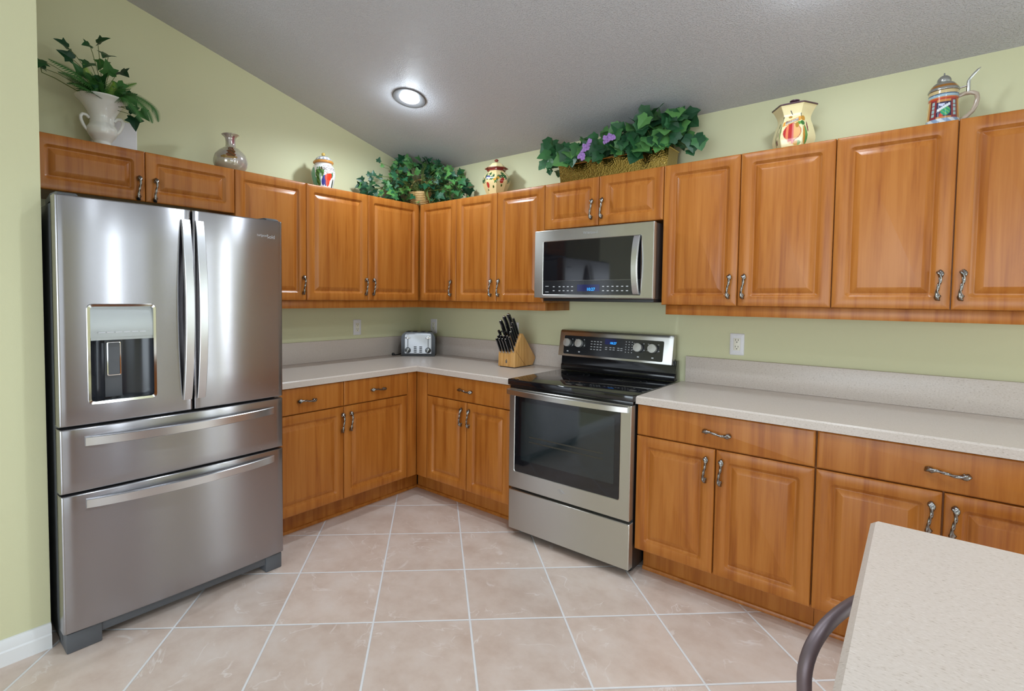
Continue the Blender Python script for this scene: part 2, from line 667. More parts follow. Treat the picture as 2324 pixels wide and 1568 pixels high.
struct('floor', MB().box(-0.1, 7.1, -7.9, 0.1, -0.12, 0.0), FLOOR)
cp = [(0.1, zceil(0.1)), (RIDGE, zceil(RIDGE)), (-7.9, zceil(-7.9))]
struct('ceiling', MB().prism(cp + [(y, z+0.12) for y, z in cp[::-1]], 'x', -0.1, 7.1), CEIL, smooth=False)


def gable(mb, x0, x1, y0, y1, z0=0.0, top=None):
    """wall strip between y0<y1 whose top follows the ceiling"""
    pts = [(y0, z0), (y1, z0)]
    if top is None:
        pts += [(y1, zceil(y1))]
        if y0 < RIDGE < y1:
            pts += [(RIDGE, zceil(RIDGE))]
        pts += [(y0, zceil(y0))]
    else:
        pts += [(y1, top), (y0, top)]
    return mb.prism(pts, 'x', x0, x1)


struct('wall_left', gable(MB(), -0.1, 0.0, -7.8, 0.0), WALL, smooth=False)
wr = MB()
for a, b, z0, z1 in ((-0.1, 4.84, 0, None), (4.84, 5.0, 0, 0.12), (4.84, 5.0, 2.2, None), (5.0, 5.5, 0, None), (5.5, 6.0, 0, 0.45), (5.5, 6.0, 2.15, None), (6.0, 7.1, 0, None)):
    wr.box(a, b, 0.0, 0.1, z0, z1 or zceil(0))
struct('wall_right', wr, WALL, smooth=False)
struct('wall_alcove', gable(MB(), 0.0, 0.715, -4.3, -2.662), WALL, smooth=False)
bb = MB().prism([(0.7155, 0), (0.7315, 0), (0.7315, 0.052), (0.728, 0.058), (0.728, 0.080), (0.7215, 0.094), (0.7155, 0.096)],
                'y', -4.3, -2.662)
struct('baseboard_left', bb, TRIMWHITE, angle=25)
wb = MB().box(-0.1, 0.9, -7.9, -7.8, 0, 2.40).box(5.9, 7.1, -7.9, -7.8, 0, 2.40).box(0.9, 5.9, -7.9, -7.8, 2.25, 2.40)
struct('wall_back', wb, WALL, smooth=False)
fm = MB()
for a in (0.93, 2.55, 4.22, 5.87):
    fm.box(a-0.03, a+0.03, -7.87, -7.82, 0, 2.25)
fm.box(0.9, 5.9, -7.87, -7.82, 2.19, 2.25).box(0.9, 5.9, -7.87, -7.82, 0, 0.06)
struct('window_1', fm, TRIMWHITE, smooth=False)
wf = MB()
gable(wf, 7.0, 7.1, -7.8, -5.2)
gable(wf, 7.0, 7.1, -5.2, -2.6, 0, 0.4)
gable(wf, 7.0, 7.1, -5.2, -2.6, 2.3)
gable(wf, 7.0, 7.1, -2.6, -1.92)
for a, b in ((-1.92, -1.48), (-1.27, -0.73)):
    gable(wf, 7.0, 7.1, a, b, 0, 1.30)
    gable(wf, 7.0, 7.1, a, b, 2.30)
gable(wf, 7.0, 7.1, -1.48, -1.45)
gable(wf, 7.0, 7.1, -1.45, -1.29, 0, 0.15)
gable(wf, 7.0, 7.1, -1.45, -1.29, 2.35)
gable(wf, 7.0, 7.1, -1.29, -1.27)
gable(wf, 7.0, 7.1, -0.73, 0.0)
struct('wall_far', wf, WALL, smooth=False)
for nm, y0, y1, z0, z1 in (('window_2', -5.2, -2.6, 0.4, 2.3),):
    f = MB().box(7.02, 7.07, y0, y0+0.05, z0, z1).box(7.02, 7.07, y1-0.05, y1, z0, z1)
    f.box(7.02, 7.07, y0, y1, z0, z0+0.05).box(7.02, 7.07, y0, y1, z1-0.05, z1)
    f.box(7.03, 7.06, (y0+y1)/2-0.02, (y0+y1)/2+0.02, z0, z1)
    struct(nm, f, TRIMWHITE, smooth=False)

# ------------------------------------------------------------------ cabinets
ZT, ZB, ZM, ZF = 2.0835, 1.3527, 1.804, 1.838     # wall cabinet top, bottom, bottom over microwave, over fridge
DU, DB = 0.3263, 0.633                            # door faces, wall and base units
ZCT, ZC = 0.872, 0.910                            # underside and top of the worktop


def P(side, s, d, z):
    return (d, -s, z) if side == 'L' else (s, -d, z)


def cbox(mb, side, s0, s1, d0, d1, z0, z1, bev=0.0):
    a, b = P(side, s0, d0, z0), P(side, s1, d1, z1)
    return mb.box(min(a[0], b[0]), max(a[0], b[0]), min(a[1], b[1]), max(a[1], b[1]), z0, z1, bev)


RAISED = [(0.0, -0.020, 0.001), (0.0, -0.005, 0.001), (0.0014, -0.0016, 0.002), (0.005, 0.0, 0.003),
          (0.046, 0.0, 0.016), (0.0485, -0.0010, 0.0150), (0.050, -0.0036, 0.0140), (0.0535, -0.0044, 0.0120),
          (0.0555, -0.0074, 0.0105), (0.060, -0.0100, 0.0075), (0.064, -0.0096, 0.004), (0.066, -0.0084, 0.0012),
          (0.086, -0.0012, 0.0006), (0.089, -0.0007, 0.0005)]
SLAB = [(0.0, -0.020, 0.001), (0.0, -0.006, 0.001), (0.0012, -0.0026, 0.002), (0.004, -0.0006, 0.003), (0.007, 0.0, 0.003)]


def panel(side, s0, s1, z0, z1, d, prof):
    mb = MB()
    rs = []
    for ins, off, r in prof:
        a0, a1, b0, b1 = s0+ins, s1-ins, z0+ins, z1-ins
        ring = []
        for cx, cz, q in ((a1-r, b1-r, 0), (a0+r, b1-r, 1), (a0+r, b0+r, 2), (a1-r, b0+r, 3)):
            for k in range(5):
                th = (q + k/4)*pi/2
                ring.append(P(side, cx+r*cos(th), d+off, cz+r*sin(th)))
        rs.append(ring)
    mb.rings(rs)
    return mb


def make_pull_mesh():
    mb = MB()
    Ls, n = 0.116, 40
    pts, prof = [], []
    for i in range(n+1):
        t = i/n
        e = abs(2*t-1)
        z = (t-0.5)*Ls
        y = 0.004 + 0.022*(1 - e**4)
        x = 0.0042*sin(2*pi*t)
        pts.append((x, y, z))
        prof.append(0.0046 + 0.0052*math.exp(-((e-0.80)/0.19)**2) - (0.003 if i in (0, n) else 0))

    def rad(i, th):
        return prof[i]*(1+0.26*cos(3*th + 9.5*2*pi*i/n/2.2))
    mb.tube(pts, rad, n=18)
    mb.sphere((0, 0.0045, 0.043), 0.0058, 1, 1.0, 1, 10, 6).sphere((0, 0.0045, -0.043), 0.0058, 1, 1.0, 1, 10, 6)
    bmesh.ops.recalc_face_normals(mb.bm, faces=mb.bm.faces[:])
    me = bpy.data.meshes.new('handle')
    mb.bm.to_mesh(me)
    mb.bm.free()
    me.materials.append(PEWTER)
    me.polygons.foreach_set('use_smooth', [True]*len(me.polygons))
    return me


PULL = make_pull_mesh()


def pull(side, s, z, d, parent, horizontal=False):
    out = Vector((1, 0, 0)) if side == 'L' else Vector((0, -1, 0))
    al = Vector((0, 0, 1))
    if horizontal:
        al = Vector((0, -1, 0)) if side == 'L' else Vector((1, 0, 0))
    xx = out.cross(al)
    m = Matrix((xx, out, al)).transposed().to_4x4()
    m.translation = Vector(P(side, s, d-0.001, z)) - WLOC[parent.name]
    o = bpy.data.objects.new('handle', PULL)
    COL.objects.link(o)
    o.parent = parent
    o.matrix_local = m
    WLOC[o.name] = WLOC[parent.name]
    return o


def wall_unit(side, s0, s1, zb, doors, label, group='wall cabinets', door_s0=None):
    """doors: [(s0, s1, handle_s, handle_z)]"""
    base = Vector(P(side, (s0+s1)/2, 0.16, zb))
    t = thing('wall_cabinet', base, label, 'cabinet', group)
    obj('carcass', cbox(MB(), side, s0+0.0005, s1-0.0005, 0.001, DU-0.021, zb+0.001, ZT-0.001), WOOD, t)
    for a, b, hs, hz in doors:
        dd = obj('door', panel(side, a+0.0015, b-0.0015, zb, ZT, DU, RAISED), WOOD, t, angle=50)
        pull(side, hs, hz, DU, dd)
    return t


HZ, HZS = 1.447, 1.899
wall_unit('L', 0.0, 1.2965, ZB, [(DU+0.003, 0.8154, 0.772, HZ), (0.8154, 1.2965, 0.838, HZ)],
          'honey wood wall cabinet in the corner with two raised-panel doors, left of the corner', 'two-door wall cabinets')
wall_unit('L', 1.2965, 1.7447, ZB, [(1.2965, 1.7447, 1.321, HZ)],
          'single-door honey wood wall cabinet partly hidden by the right side of the fridge', 'single-door wall cabinets')
wall_unit('L', 1.7447, 2.632, ZF, [(1.7447, 2.1892, 2.148, HZS), (2.1892, 2.632, 2.221, HZS)],
          'short wide honey wood wall cabinet with two low doors directly above the fridge', 'short two-door wall cabinets')
wall_unit('R', DU+0.003, 0.7076, ZB, [(DU+0.003, 0.7076, 0.664, HZ)],
          'narrow single-door honey wood wall cabinet just right of the room corner', 'single-door wall cabinets')
wall_unit('R', 0.7076, 1.4511, ZB, [(0.7076, 1.0772, 1.034, HZ), (1.0772, 1.4511, 1.101, HZ)],
          'two-door honey wood wall cabinet above the knife block, left of the microwave', 'two-door wall cabinets')
wall_unit('R', 1.4511, 2.1882, ZM, [(1.4511, 1.816, 1.775, HZS), (1.816, 2.1882, 1.839, HZS)],
          'short honey wood wall cabinet with two low doors directly above the microwave', 'short two-door wall cabinets')
wall_unit('R', 2.1882, 2.9311, ZB, [(2.1882, 2.5561, 2.520, HZ), (2.5561, 2.9311, 2.584, HZ)],
          'two-door honey wood wall cabinet right of the microwave, under the fruit-painted cookie jar', 'two-door wall cabinets')
wall_unit('R', 2.9311, 3.70, ZB, [(2.9311, 3.3144, 3.278, HZ), (3.3144, 3.70, 3.344, HZ)],
          'rightmost honey wood wall cabinet, under the beer stein', 'two-door wall cabinets')

# light rails under the wall cabinets (mitred corner and returns)
ZR0, ZR1 = 1.3016, ZB
lr = MB()
cbox(lr, 'L', 0.2845, 1.7447, 0.2845, 0.3003, ZR0, ZR1-0.0005, 0.0015)
cbox(lr, 'R', 0.2845, 1.4511, 0.2845, 0.3003, ZR0, ZR1-0.0005, 0.0015)
lr.box(1.4355, 1.4511, -0.285, -0.003, ZR0, ZR1-0.0005, 0.0015)
o = obj('light_rail', lr, WOOD, loc=(0.3, -0.3, ZR0))
tag(o, 'honey wood light rail strip under the wall cabinets from fridge to microwave', 'trim', 'light rails')
lr = MB()
cbox(lr, 'R', 2.205, 3.70, 0.2845, 0.3003, ZR0, ZR1-0.0005, 0.0015)
lr.box(2.205, 2.2206, -0.285, -0.003, ZR0, ZR1-0.0005, 0.0015)
o = obj('light_rail', lr, WOOD, loc=(2.6, -0.3, ZR0))
tag(o, 'honey wood light rail strip under the wall cabinets right of the microwave', 'trim', 'light rails')


def base_unit(side, s0, s1, drawers, doors, label, filler=None, group='base cabinets', toe=None):
    t = thing('base_cabinet', P(side, (s0+s1)/2, 0.3, 0), label, 'cabinet', group)
    obj('carcass', cbox(MB(), side, s0+0.0005, s1-0.0005, 0.001, DB-0.021, 0.146, ZCT-0.001), WOOD, t)
    t0, t1 = toe or (s0, s1)
    obj('toe_kick', cbox(MB(), side, t0+0.0005, t1-0.0005, 0.45, 0.512, 0.0005, 0.1455), WOOD, t)
    sm = MB()
    pr = [(0.512, 0.0005), (0.5222, 0.0005), (0.5222, 0.010), (0.519, 0.017), (0.512, 0.020)]
    if side == 'L':
        sm.prism([(d, z) for d, z in pr], 'y', -t1, -t0)
    else:
        sm.prism([(-d, z) for d, z in pr], 'x', t0, t1)
    obj('shoe_molding', sm, WOOD, t)
    for a, b in drawers:
        dr = obj('drawer', panel(side, a+0.001, b-0.001, 0.7195, 0.867, DB, SLAB), WOOD, t, angle=50)
        pull(side, (a+b)/2, 0.7895, DB, dr, True)
    for a, b, hs in doors:
        dd = obj('door', panel(side, a+0.001, b-0.001, 0.1485, 0.7145, DB, RAISED), WOOD, t, angle=50)
        pull(side, hs, 0.6185, DB, dd)
    if filler:
        obj('filler_panel', cbox(MB(), side, filler[0], filler[1], DB-0.0205, DB-0.002, 0.147, 0.868, 0.001), WOOD, t)
    return t


base_unit('L', 0.0, 1.7425, [(0.7185, 1.2325), (1.2345, 1.7425)], [(0.7185, 1.2325, 1.188), (1.2345, 1.7425, 1.249)],
          'honey wood base cabinet with two drawers over two doors, right of the fridge', (DB, 0.7165), toe=(0.5125, 1.7425))
base_unit('R', 0.6125, 1.4375, [(0.7335, 1.432)], [(0.7335, 1.0895, 1.0515), (1.0925, 1.432, 1.115)],
          'honey wood base cabinet with one wide drawer over two doors, left of the range', (DB, 0.7315), toe=(0.5225, 1.4375))
base_unit('R', 2.2020, 2.9355, [(2.2025, 2.934)], [(2.2025, 2.5635, 2.526), (2.5665, 2.934, 2.590)],
          'honey wood base cabinet with one wide drawer over two doors, directly right of the range')
base_unit('R', 2.9360, 3.70, [(2.938, 3.698)], [(2.938, 3.3095, 3.279), (3.3130, 3.698, 3.341)],
          'honey wood base cabinet with a wide drawer, partly hidden behind the island worktop')

# worktops
ch = 0.0065
t = thing('countertop', (0.3, -0.3, ZCT), 'L-shaped speckled beige laminate worktop running round the corner from fridge to range', 'countertop', 'laminate worktops')
mb = MB()


def worktop(mb, outline, inset):
    lo = [Vector((x, y, ZCT)) for x, y in outline]
    hi = [Vector((x, y, ZC-ch)) for x, y in outline]
    top = [Vector((x, y, ZC)) for x, y in inset]
    return mb.rings([lo, hi, top])


F = 0.6502
worktop(mb, [(0.001, -0.001), (0.001, -1.7425), (F, -1.7425), (F, -F), (1.4385, -F), (1.4385, -0.001)],
        [(0.001, -0.001), (0.001, -1.7425), (F-ch, -1.7425), (F-ch, -F+ch), (1.4345, -F+ch), (1.4345, -0.001)])
obj('worktop', mb, LAMINATE, t, angle=20)
mb = MB()
mb.box(0.001, 0.020, -1.7425, -0.001, ZC+0.0003, 1.0584, 0.002).box(0.0205, 1.4385, -0.020, -0.001, ZC+0.0003, 1.0584, 0.002)
obj('backsplash', mb, LAMINATE, t)
t = thing('countertop', (2.9, -0.3, ZCT), 'straight speckled beige laminate worktop right of the range', 'countertop', 'laminate worktops')
mb = MB()
worktop(mb, [(2.2005, -0.001), (2.2005, -F), (3.70, -F), (3.70, -0.001)],
        [(2.2045, -0.001), (2.2045, -F+ch), (3.70, -F+ch), (3.70, -0.001)])
obj('worktop', mb, LAMINATE, t, angle=20)
obj('backsplash', MB().box(2.2235, 3.70, -0.020, -0.001, ZC+0.0003, 1.0584, 0.002), LAMINATE, t)

# island in the foreground
t = thing('island', (3.8, -2.2, 0), 'kitchen island with pale speckled laminate top in the near right foreground', 'island')
mb = MB()
ix0, iy1, ix1, iy0 = 3.1635, -1.668, 4.45, -2.72
c = 0.012
out = [(ix0, iy1-c), (ix0+c*0.7, iy1), (ix1, iy1), (ix1, iy0), (ix0, iy0)]
q = 0.0085
ins = [(ix0+q, iy1-c-0.002), (ix0+c*0.7+0.004, iy1-q*0.5), (ix1-q, iy1-q*0.5), (ix1-q, iy0+q), (ix0+q, iy0+q)]
mb.rings([[Vector((x, y, ZCT)) for x, y in out], [Vector((x, y, ZC-0.006)) for x, y in out], [Vector((x, y, ZC)) for x, y in ins]])
obj('worktop', mb, LAMINATE, t, angle=20)
obj('base', MB().box(3.62, 4.40, -2.66, -1.73, 0.10, ZCT-0.0005, 0.002), WOOD, t)
obj('toe_kick', MB().box(3.67, 4.35, -2.61, -1.79, 0.0005, 0.0995), WOOD, t)

# low-back stool pushed under the island
t = thing('counter_stool', (3.354, -1.863, 0), 'bronze tube counter stool tucked under the left edge of the island', 'stool')
sx, sy = 3.354, -1.863
mb = MB()
mb.lathe([(0.02, 0.585), (0.16, 0.585), (0.175, 0.600), (0.175, 0.620), (0.16, 0.638), (0.02, 0.645)], (sx, sy, 0), 32)
obj('seat', mb, LEATHER, t)


def arc(p0, p1, p2, n=8):
    """quadratic bend from p0 via corner p1 to p2"""
    p0, p1, p2 = Vector(p0), Vector(p1), Vector(p2)
    return [p0*(1-u)**2 + p1*2*u*(1-u) + p2*u*u for u in [i/n for i in range(n+1)]]


hoop = [(3.215, -1.915, 0.575), (3.120, -1.975, 0.59), (3.095, -1.986, 0.63)] + arc((3.093, -1.986, 0.70), (3.095, -1.980, 0.792), (3.160, -1.800, 0.788), 12)
hoop += [(3.167, -1.785, 0.788)] + arc((3.174, -1.770, 0.788), (3.229, -1.617, 0.790), (3.232, -1.609, 0.70), 12) + [(3.234, -1.609, 0.63), (3.25, -1.617, 0.59), (3.29, -1.70, 0.575)]
obj('back_frame', MB().tube(hoop, 0.0120, 16), BRONZE, t)
for a, b in ((-1, -1), (-1, 1), (1, -1), (1, 1)):
    obj('leg', MB().tube([(sx+a*0.10, sy+b*0.10, 0.584), (sx+a*0.165, sy+b*0.165, 0.0005)], 0.0125, 12), BRONZE, t)
ringpts = [(sx+0.195*cos(k*pi/16), sy+0.195*sin(k*pi/16), 0.20) for k in range(33)]
obj('footrest', MB().tube(ringpts, 0.009, 10, cap=False), BRONZE, t)

# ------------------------------------------------------------------ refrigerator
FY0, FY1 = -2.645, -1.745
XB, XF, BOW = 0.775, 0.838, 0.015


def fx(y):
    u = (2*y-FY0-FY1)/(FY1-FY0)
    return XF + BOW*(1-u*u)


def bowed(y0, y1, z0, z1, hole=None, r=0.010):
    mb = MB()
    ys = [y0, y0+0.0012, y0+0.0035, y0+0.007, y0+r] + [y0+r+(y1-y0-2*r)*i/22 for i in range(1, 22)] + [y1-r, y1-0.007, y1-0.0035, y1-0.0012, y1]
    zs = [z0, z0+0.001, z0+0.003, z0+0.006] + [z0+(z1-z0)*i/6 for i in range(1, 6)] + [z1-0.006, z1-0.003, z1-0.001, z1]
    if hole:
        ys = sorted(set([y for y in ys if min(abs(y-hole[0]), abs(y-hole[1])) > 0.004] + [hole[0], hole[1]]))
        zs = sorted(set([z for z in zs if min(abs(z-hole[2]), abs(z-hole[3])) > 0.004] + [hole[2], hole[3]]))

    def e(d, rr):
        return 0 if d >= rr else rr - math.sqrt(max(0, rr*rr-(rr-d)**2))
    g = [[mb.bm.verts.new((fx(y) - e(min(y-y0, y1-y), r) - e(min(z-z0, z1-z), 0.006), y, z)) for z in zs] for y in ys]
    for i in range(len(ys)-1):
        for j in range(len(zs)-1):
            ym, zm = (ys[i]+ys[i+1])/2, (zs[j]+zs[j+1])/2
            if hole and hole[0] < ym < hole[1] and hole[2] < zm < hole[3]:
                continue
            mb.bm.faces.new((g[i][j], g[i+1][j], g[i+1][j+1], g[i][j+1]))
    ny, nz = len(ys), len(zs)
    loop = [g[i][0] for i in range(ny)] + [g[ny-1][j] for j in range(1, nz)] + [g[i][nz-1] for i in range(ny-2, -1, -1)] + [g[0][j] for j in range(nz-2, 0, -1)]
    bk = [mb.bm.verts.new((XB, v.co.y, v.co.z)) for v in loop]
    n = len(loop)
    for i in range(n):
        mb.bm.faces.new((loop[i], loop[(i+1) % n], bk[(i+1) % n], bk[i]))
    if not hole:
        mb.bm.faces.new(bk)
    else:
        # back plate with the dispenser opening is closed by the bay part; tie hole rim to the back
        ih = [i for i, y in enumerate(ys) if hole[0]-1e-6 <= y <= hole[1]+1e-6]
        jh = [j for j, z in enumerate(zs) if hole[2]-1e-6 <= z <= hole[3]+1e-6]
        rim = [g[i][jh[0]] for i in ih] + [g[ih[-1]][j] for j in jh[1:]] + [g[i][jh[-1]] for i in ih[-2::-1]] + [g[ih[0]][j] for j in jh[-2:0:-1]]
        rb = [mb.bm.verts.new((v.co.x-0.006, v.co.y, v.co.z)) for v in rim]
        m = len(rim)
        for i in range(m):
            mb.bm.faces.new((rim[i], rim[(i+1) % m], rb[(i+1) % m], rb[i]))
    return mb


FR = thing('refrigerator', (0.45, -2.195, 0), 'tall stainless steel french door fridge with ice dispenser, left of the cabinets', 'refrigerator')
obj('body', MB().box(0.06, XB-0.008, FY0+0.006, FY1-0.006, 0.03, 1.725, 0.004), SIDEGREY, FR)
gk = MB().box(XB-0.006, XB-0.0005, FY0+0.012, FY1-0.012, 0.08, 1.735)
obj('door_gasket', gk, BLACKMATT, FR)
HOLE = (-2.550, -2.325, 0.958, 1.336)
dl = obj('door', bowed(FY0, -2.1785, 0.8785, 1.7455, HOLE), STEEL_L, FR)
dr_ = obj('door', bowed(-2.1725, FY1, 0.8785, 1.7455), STEEL_L, FR)
d1 = obj('drawer', bowed(FY0, FY1, 0.6235, 0.8690), STEEL_L, FR)
d2 = obj('drawer', bowed(FY0, FY1, 0.0830, 0.6150), STEEL_L, FR)
for d in (d1, d2):
    pass


def strap(pts, wdir, w_, th, thdir):
    """flat bar: rectangular section swept along pts"""
    wdir, thdir = Vector(wdir)*w_/2, Vector(thdir)*th/2
    r = []
    for i, p in enumerate(pts):
        p = Vector(p)
        r.append([p-wdir-thdir, p+wdir-thdir, p+wdir*0.96+thdir*0.7, p+wdir*0.86+thdir, p-wdir*0.86+thdir, p-wdir*0.96+thdir*0.7])
    return MB().rings(r)


def vbar(y, z0, z1):
    pts = []
    for i in range(25):
        u = i/24
        pts.append((fx(y)+0.004+0.040*sin(pi*u)**0.75, y, z0+(z1-z0)*u))
    return strap(pts, (0, 1, 0), 0.036, 0.015, (1, 0, 0))


def hbar(y0, y1, z):
    pts = []
    for i in range(33):
        u = i/32
        y = y0+(y1-y0)*u
        pts.append((fx(y)+0.004+0.040*sin(pi*u)**0.75, y, z))
    return strap(pts, (0, 0, 1), 0.036, 0.015, (1, 0, 0))


obj('handle', vbar(-2.203, 0.928, 1.700), STEEL_H, dl)
obj('handle', vbar(-2.147, 0.928, 1.700), STEEL_H, dr_)
obj('handle', hbar(-2.568, -1.802, 0.815), STEEL_H, d1)
obj('handle', hbar(-2.568, -1.802, 0.574), STEEL_H, d2)


def bar_px(y, z, k=0):
    return Matrix(((0, 0, 1, fx(y)+0.0004), (1, 0, 0, y), (0, 1, 0, z), (0, 0, 0, 1)))


bg = MB().text('Whirlpool', 0.017, bar_px(-1.862, 1.668)).text('Gold', 0.024, bar_px(-1.812, 1.664))
obj('badge', bg, SILVERPRINT, dr_, smooth=False)
# dispenser in the left door
hy0, hy1, hz0, hz1 = HOLE
XD = fx(-2.44)


def rrect(y0, y1, z0, z1, r, x, n=5):
    out = []
    for cy, cz, q in ((y1-r, z1-r, 0), (y0+r, z1-r, 1), (y0+r, z0+r, 2), (y1-r, z0+r, 3)):
        for k in range(n):
            th = (q+k/(n-1))*pi/2
            out.append(Vector((x(cy+r*cos(th)) if callable(x) else x, cy+r*cos(th), cz+r*sin(th))))
    return out


e = 0.006
mb = MB()
mb.rings([rrect(hy0-e, hy1+e, hz0-e, hz1+e, 0.018, lambda y: fx(y)+0.0002), rrect(hy0-e+0.002, hy1+e-0.002, hz0-e+0.002, hz1+e-0.002, 0.017, lambda y: fx(y)+0.004),
          rrect(hy0+0.005, hy1-0.005, hz0+0.006, hz1-0.005, 0.012, lambda y: fx(y)+0.003), rrect(hy0+0.007, hy1-0.007, hz0+0.008, hz1-0.007, 0.010, lambda y: fx(y)-0.010)],
         cap0=False, cap1=False)
obj('dispenser_frame', mb, CHROME, dl, recalc=False)
zp = 1.212
mb = MB()
mb.rings([[Vector((fx(y)-0.004-(0.010 if z > zp+0.05 else 0.002)*max(0, (z-zp-0.06)/0.06), y, z)) for y in (hy0+0.006, -2.51, -2.44, -2.37, hy1-0.006)] for z in (hz1-0.006, 1.30, 1.265, 1.235, zp)],
         False, False, closed=False)
mb.box(XD-0.03, XD-0.006, hy0+0.006, hy1-0.006, zp-0.012, zp)
obj('dispenser_control_panel', mb, STEEL_P, dl, recalc=False)
yy = hy0+0.03
for k in range(6):
    obj('dispenser_button', MB().box(XD-0.0055, XD-0.0015, yy, yy+0.023, 1.228, 1.2325), GREYPRINT, dl)
    yy += 0.0285
# bay: concave dark recess
mb = MB()
r1, r2 = [], []
n = 17
for i in range(n):
    u = i/(n-1)
    y = hy0+0.006+(hy1-hy0-0.012)*u
    x = XD-0.004-0.055*sin(pi*u)**0.55 if 0 < i < n-1 else XD-0.004
    r1.append(Vector((x, y, hz0+0.006)))
    r2.append(Vector((x, y, zp-0.002)))
mb.rings([r1, r2], False, False, closed=False)
mb.bm.faces.new([mb.bm.verts.new(v) for v in r1])
mb.bm.faces.new([mb.bm.verts.new(v) for v in r2[::-1]])
obj('dispenser_bay', mb, BAYDARK, dl, recalc=False, smooth=True)
mb = MB().box(XD-0.058, XD-0.046, -2.490, -2.430, 0.968, 1.205, 0.003)
obj('dispenser_chute', mb, DARKGREY, dl)
mb = MB()
yq0, yq1, zq0, zq1, xq = -2.484, -2.436, 1.055, 1.190, XD-0.036
mb.rings([rrect(yq0, yq1, zq0, zq1, 0.006, xq-0.008), rrect(yq0, yq1, zq0, zq1, 0.006, xq), rrect(yq0+0.004, yq1-0.004, zq0+0.004, zq1-0.004, 0.004, xq+0.001), rrect(yq0+0.005, yq1-0.005, zq0+0.005, zq1-0.005, 0.004, xq-0.002)])
obj('dispenser_paddle', mb, CHROME, dl)
mb = MB().rings([rrect(yq0+0.005, yq1-0.005, zq0+0.005, zq1-0.005, 0.004, xq-0.0018), rrect(yq0+0.005, yq1-0.005, zq0+0.005, zq1-0.005, 0.004, xq+0.0005)])
obj('dispenser_paddle_pad', mb, DARKGREY, dl)
# grille with two feet
mb = MB()
mb.box(0.74, 0.822, FY0+0.012, FY1-0.012, 0.040, 0.078, 0.002)
obj('base_grille', mb, DARKGREY, FR)
for a, b in ((FY0+0.010, -2.520), (-1.835, FY1-0.006)):
    obj('foot', MB().box(0.70, 0.827, a, b, 0.0005, 0.0765, 0.004), DARKGREY, FR)
for a, b in ((FY0+0.012, FY0+0.075), (FY1-0.075, FY1-0.012)):
    mb = MB().prism([(0.62, 1.7255), (0.822, 1.7465), (0.822, 1.752), (0.80, 1.760), (0.70, 1.764), (0.62, 1.748)], 'y', a, b, 0.004)
    obj('hinge_cover', mb, DARKGREY, FR)

# ------------------------------------------------------------------ range
RG = thing('range', (1.82, -0.35, 0), 'stainless steel electric range with black glass cooktop standing under the microwave', 'range')
RX0, RX1 = 1.4435, 2.1965
obj('body', MB().box(RX0+0.004, RX1-0.004, -0.632, -0.03, 0.03, 0.872, 0.002), BLACKMATT, RG)
# cooktop slab with raised rim
mb = MB()
mb.box(RX0, RX1+0.003, -0.676, -0.10, 0.880, 0.9135, 0.005, 3)
BURNER = simple('burner_print', (0.05, 0.05, 0.05, 1), 0.3)
ct = obj('cooktop', mb, BLACKGLASS, RG)
for cx_, cy_, r_ in ((1.63, -0.50, 0.105), (2.0, -0.50, 0.115), (1.64, -0.24, 0.085), (2.0, -0.24, 0.085)):
    for rr in (r_, r_*0.62):
        a = [Vector((cx_+rr*cos(k*pi/24), cy_+rr*sin(k*pi/24), 0.9137)) for k in range(48)]
        b = [Vector((cx_+(rr-0.0015)*cos(k*pi/24), cy_+(rr-0.0015)*sin(k*pi/24), 0.9137)) for k in range(48)]
        obj('burner_ring', MB().rings([a, b], False, False), BURNER, ct, recalc=False)
obj('front_trim', MB().box(RX0+0.008, RX1-0.004, -0.660, -0.64, 0.862, 0.880, 0.002), BLACKGLOSS, RG)
# oven door
DX0, DX1, DY = 1.462, 2.193, -0.680
WX0, WX1, WZ0, WZ1 = 1.501, 2.137, 0.386, 0.826


def xrect(x0, x1, z0, z1, r, y, n=6):
    out = []
    for cx_, cz, q in ((x1-r, z1-r, 0), (x0+r, z1-r, 1), (x0+r, z0+r, 2), (x1-r, z0+r, 3)):
        for k in range(n):
            th = (q+k/(n-1))*pi/2
            out.append(Vector((cx_+r*cos(th), y, cz+r*sin(th))))
    return out


mb = MB()
mb.rings([xrect(DX0, DX1, 0.290, 0.862, 0.003, -0.634), xrect(DX0, DX1, 0.290, 0.862, 0.003, DY+0.003), xrect(DX0+0.003, DX1-0.003, 0.293, 0.859, 0.003, DY),
          xrect(WX0-0.003, WX1+0.003, WZ0-0.003, WZ1+0.003, 0.012, DY), xrect(WX0, WX1, WZ0, WZ1, 0.010, DY+0.002), xrect(WX0, WX1, WZ0, WZ1, 0.010, DY+0.006)])
od = obj('oven_door', mb, STEEL_R, RG, angle=18)
obj('window_border', MB().rings([xrect(WX0+0.0005, WX1-0.0005, WZ0+0.0005, WZ1-0.0005, 0.010, DY+0.0058), xrect(WX0+0.0005, WX1-0.0005, WZ0+0.0005, WZ1-0.0005, 0.010, DY+0.0012)]), BLACKGLASS, od)
obj('window_glass', MB().rings([xrect(1.545, 2.108, 0.458, 0.793, 0.004, DY+0.0011), xrect(1.545, 2.108, 0.458, 0.793, 0.004, DY+0.0007)]), OVENGLASS, od)
mb = MB()
for z in (0.60, 0.572):
    mb.box(1.60, 2.05, DY+0.0004, DY+0.0008, z-0.0035, z+0.0035)
obj('oven_rack', mb, simple('rack_seen_through_glass', (0.035, 0.032, 0.022, 1), 0.3), od)
pts = []
for i in range(29):
    u = i/28
    pts.append((1.450+(2.178-1.450)*u, DY-0.004-0.034*sin(pi*u)**0.6, 0.8425))
obj('handle', strap(pts, (0, 0, 1), 0.030, 0.018, (0, -1, 0)), STEEL_R, od)
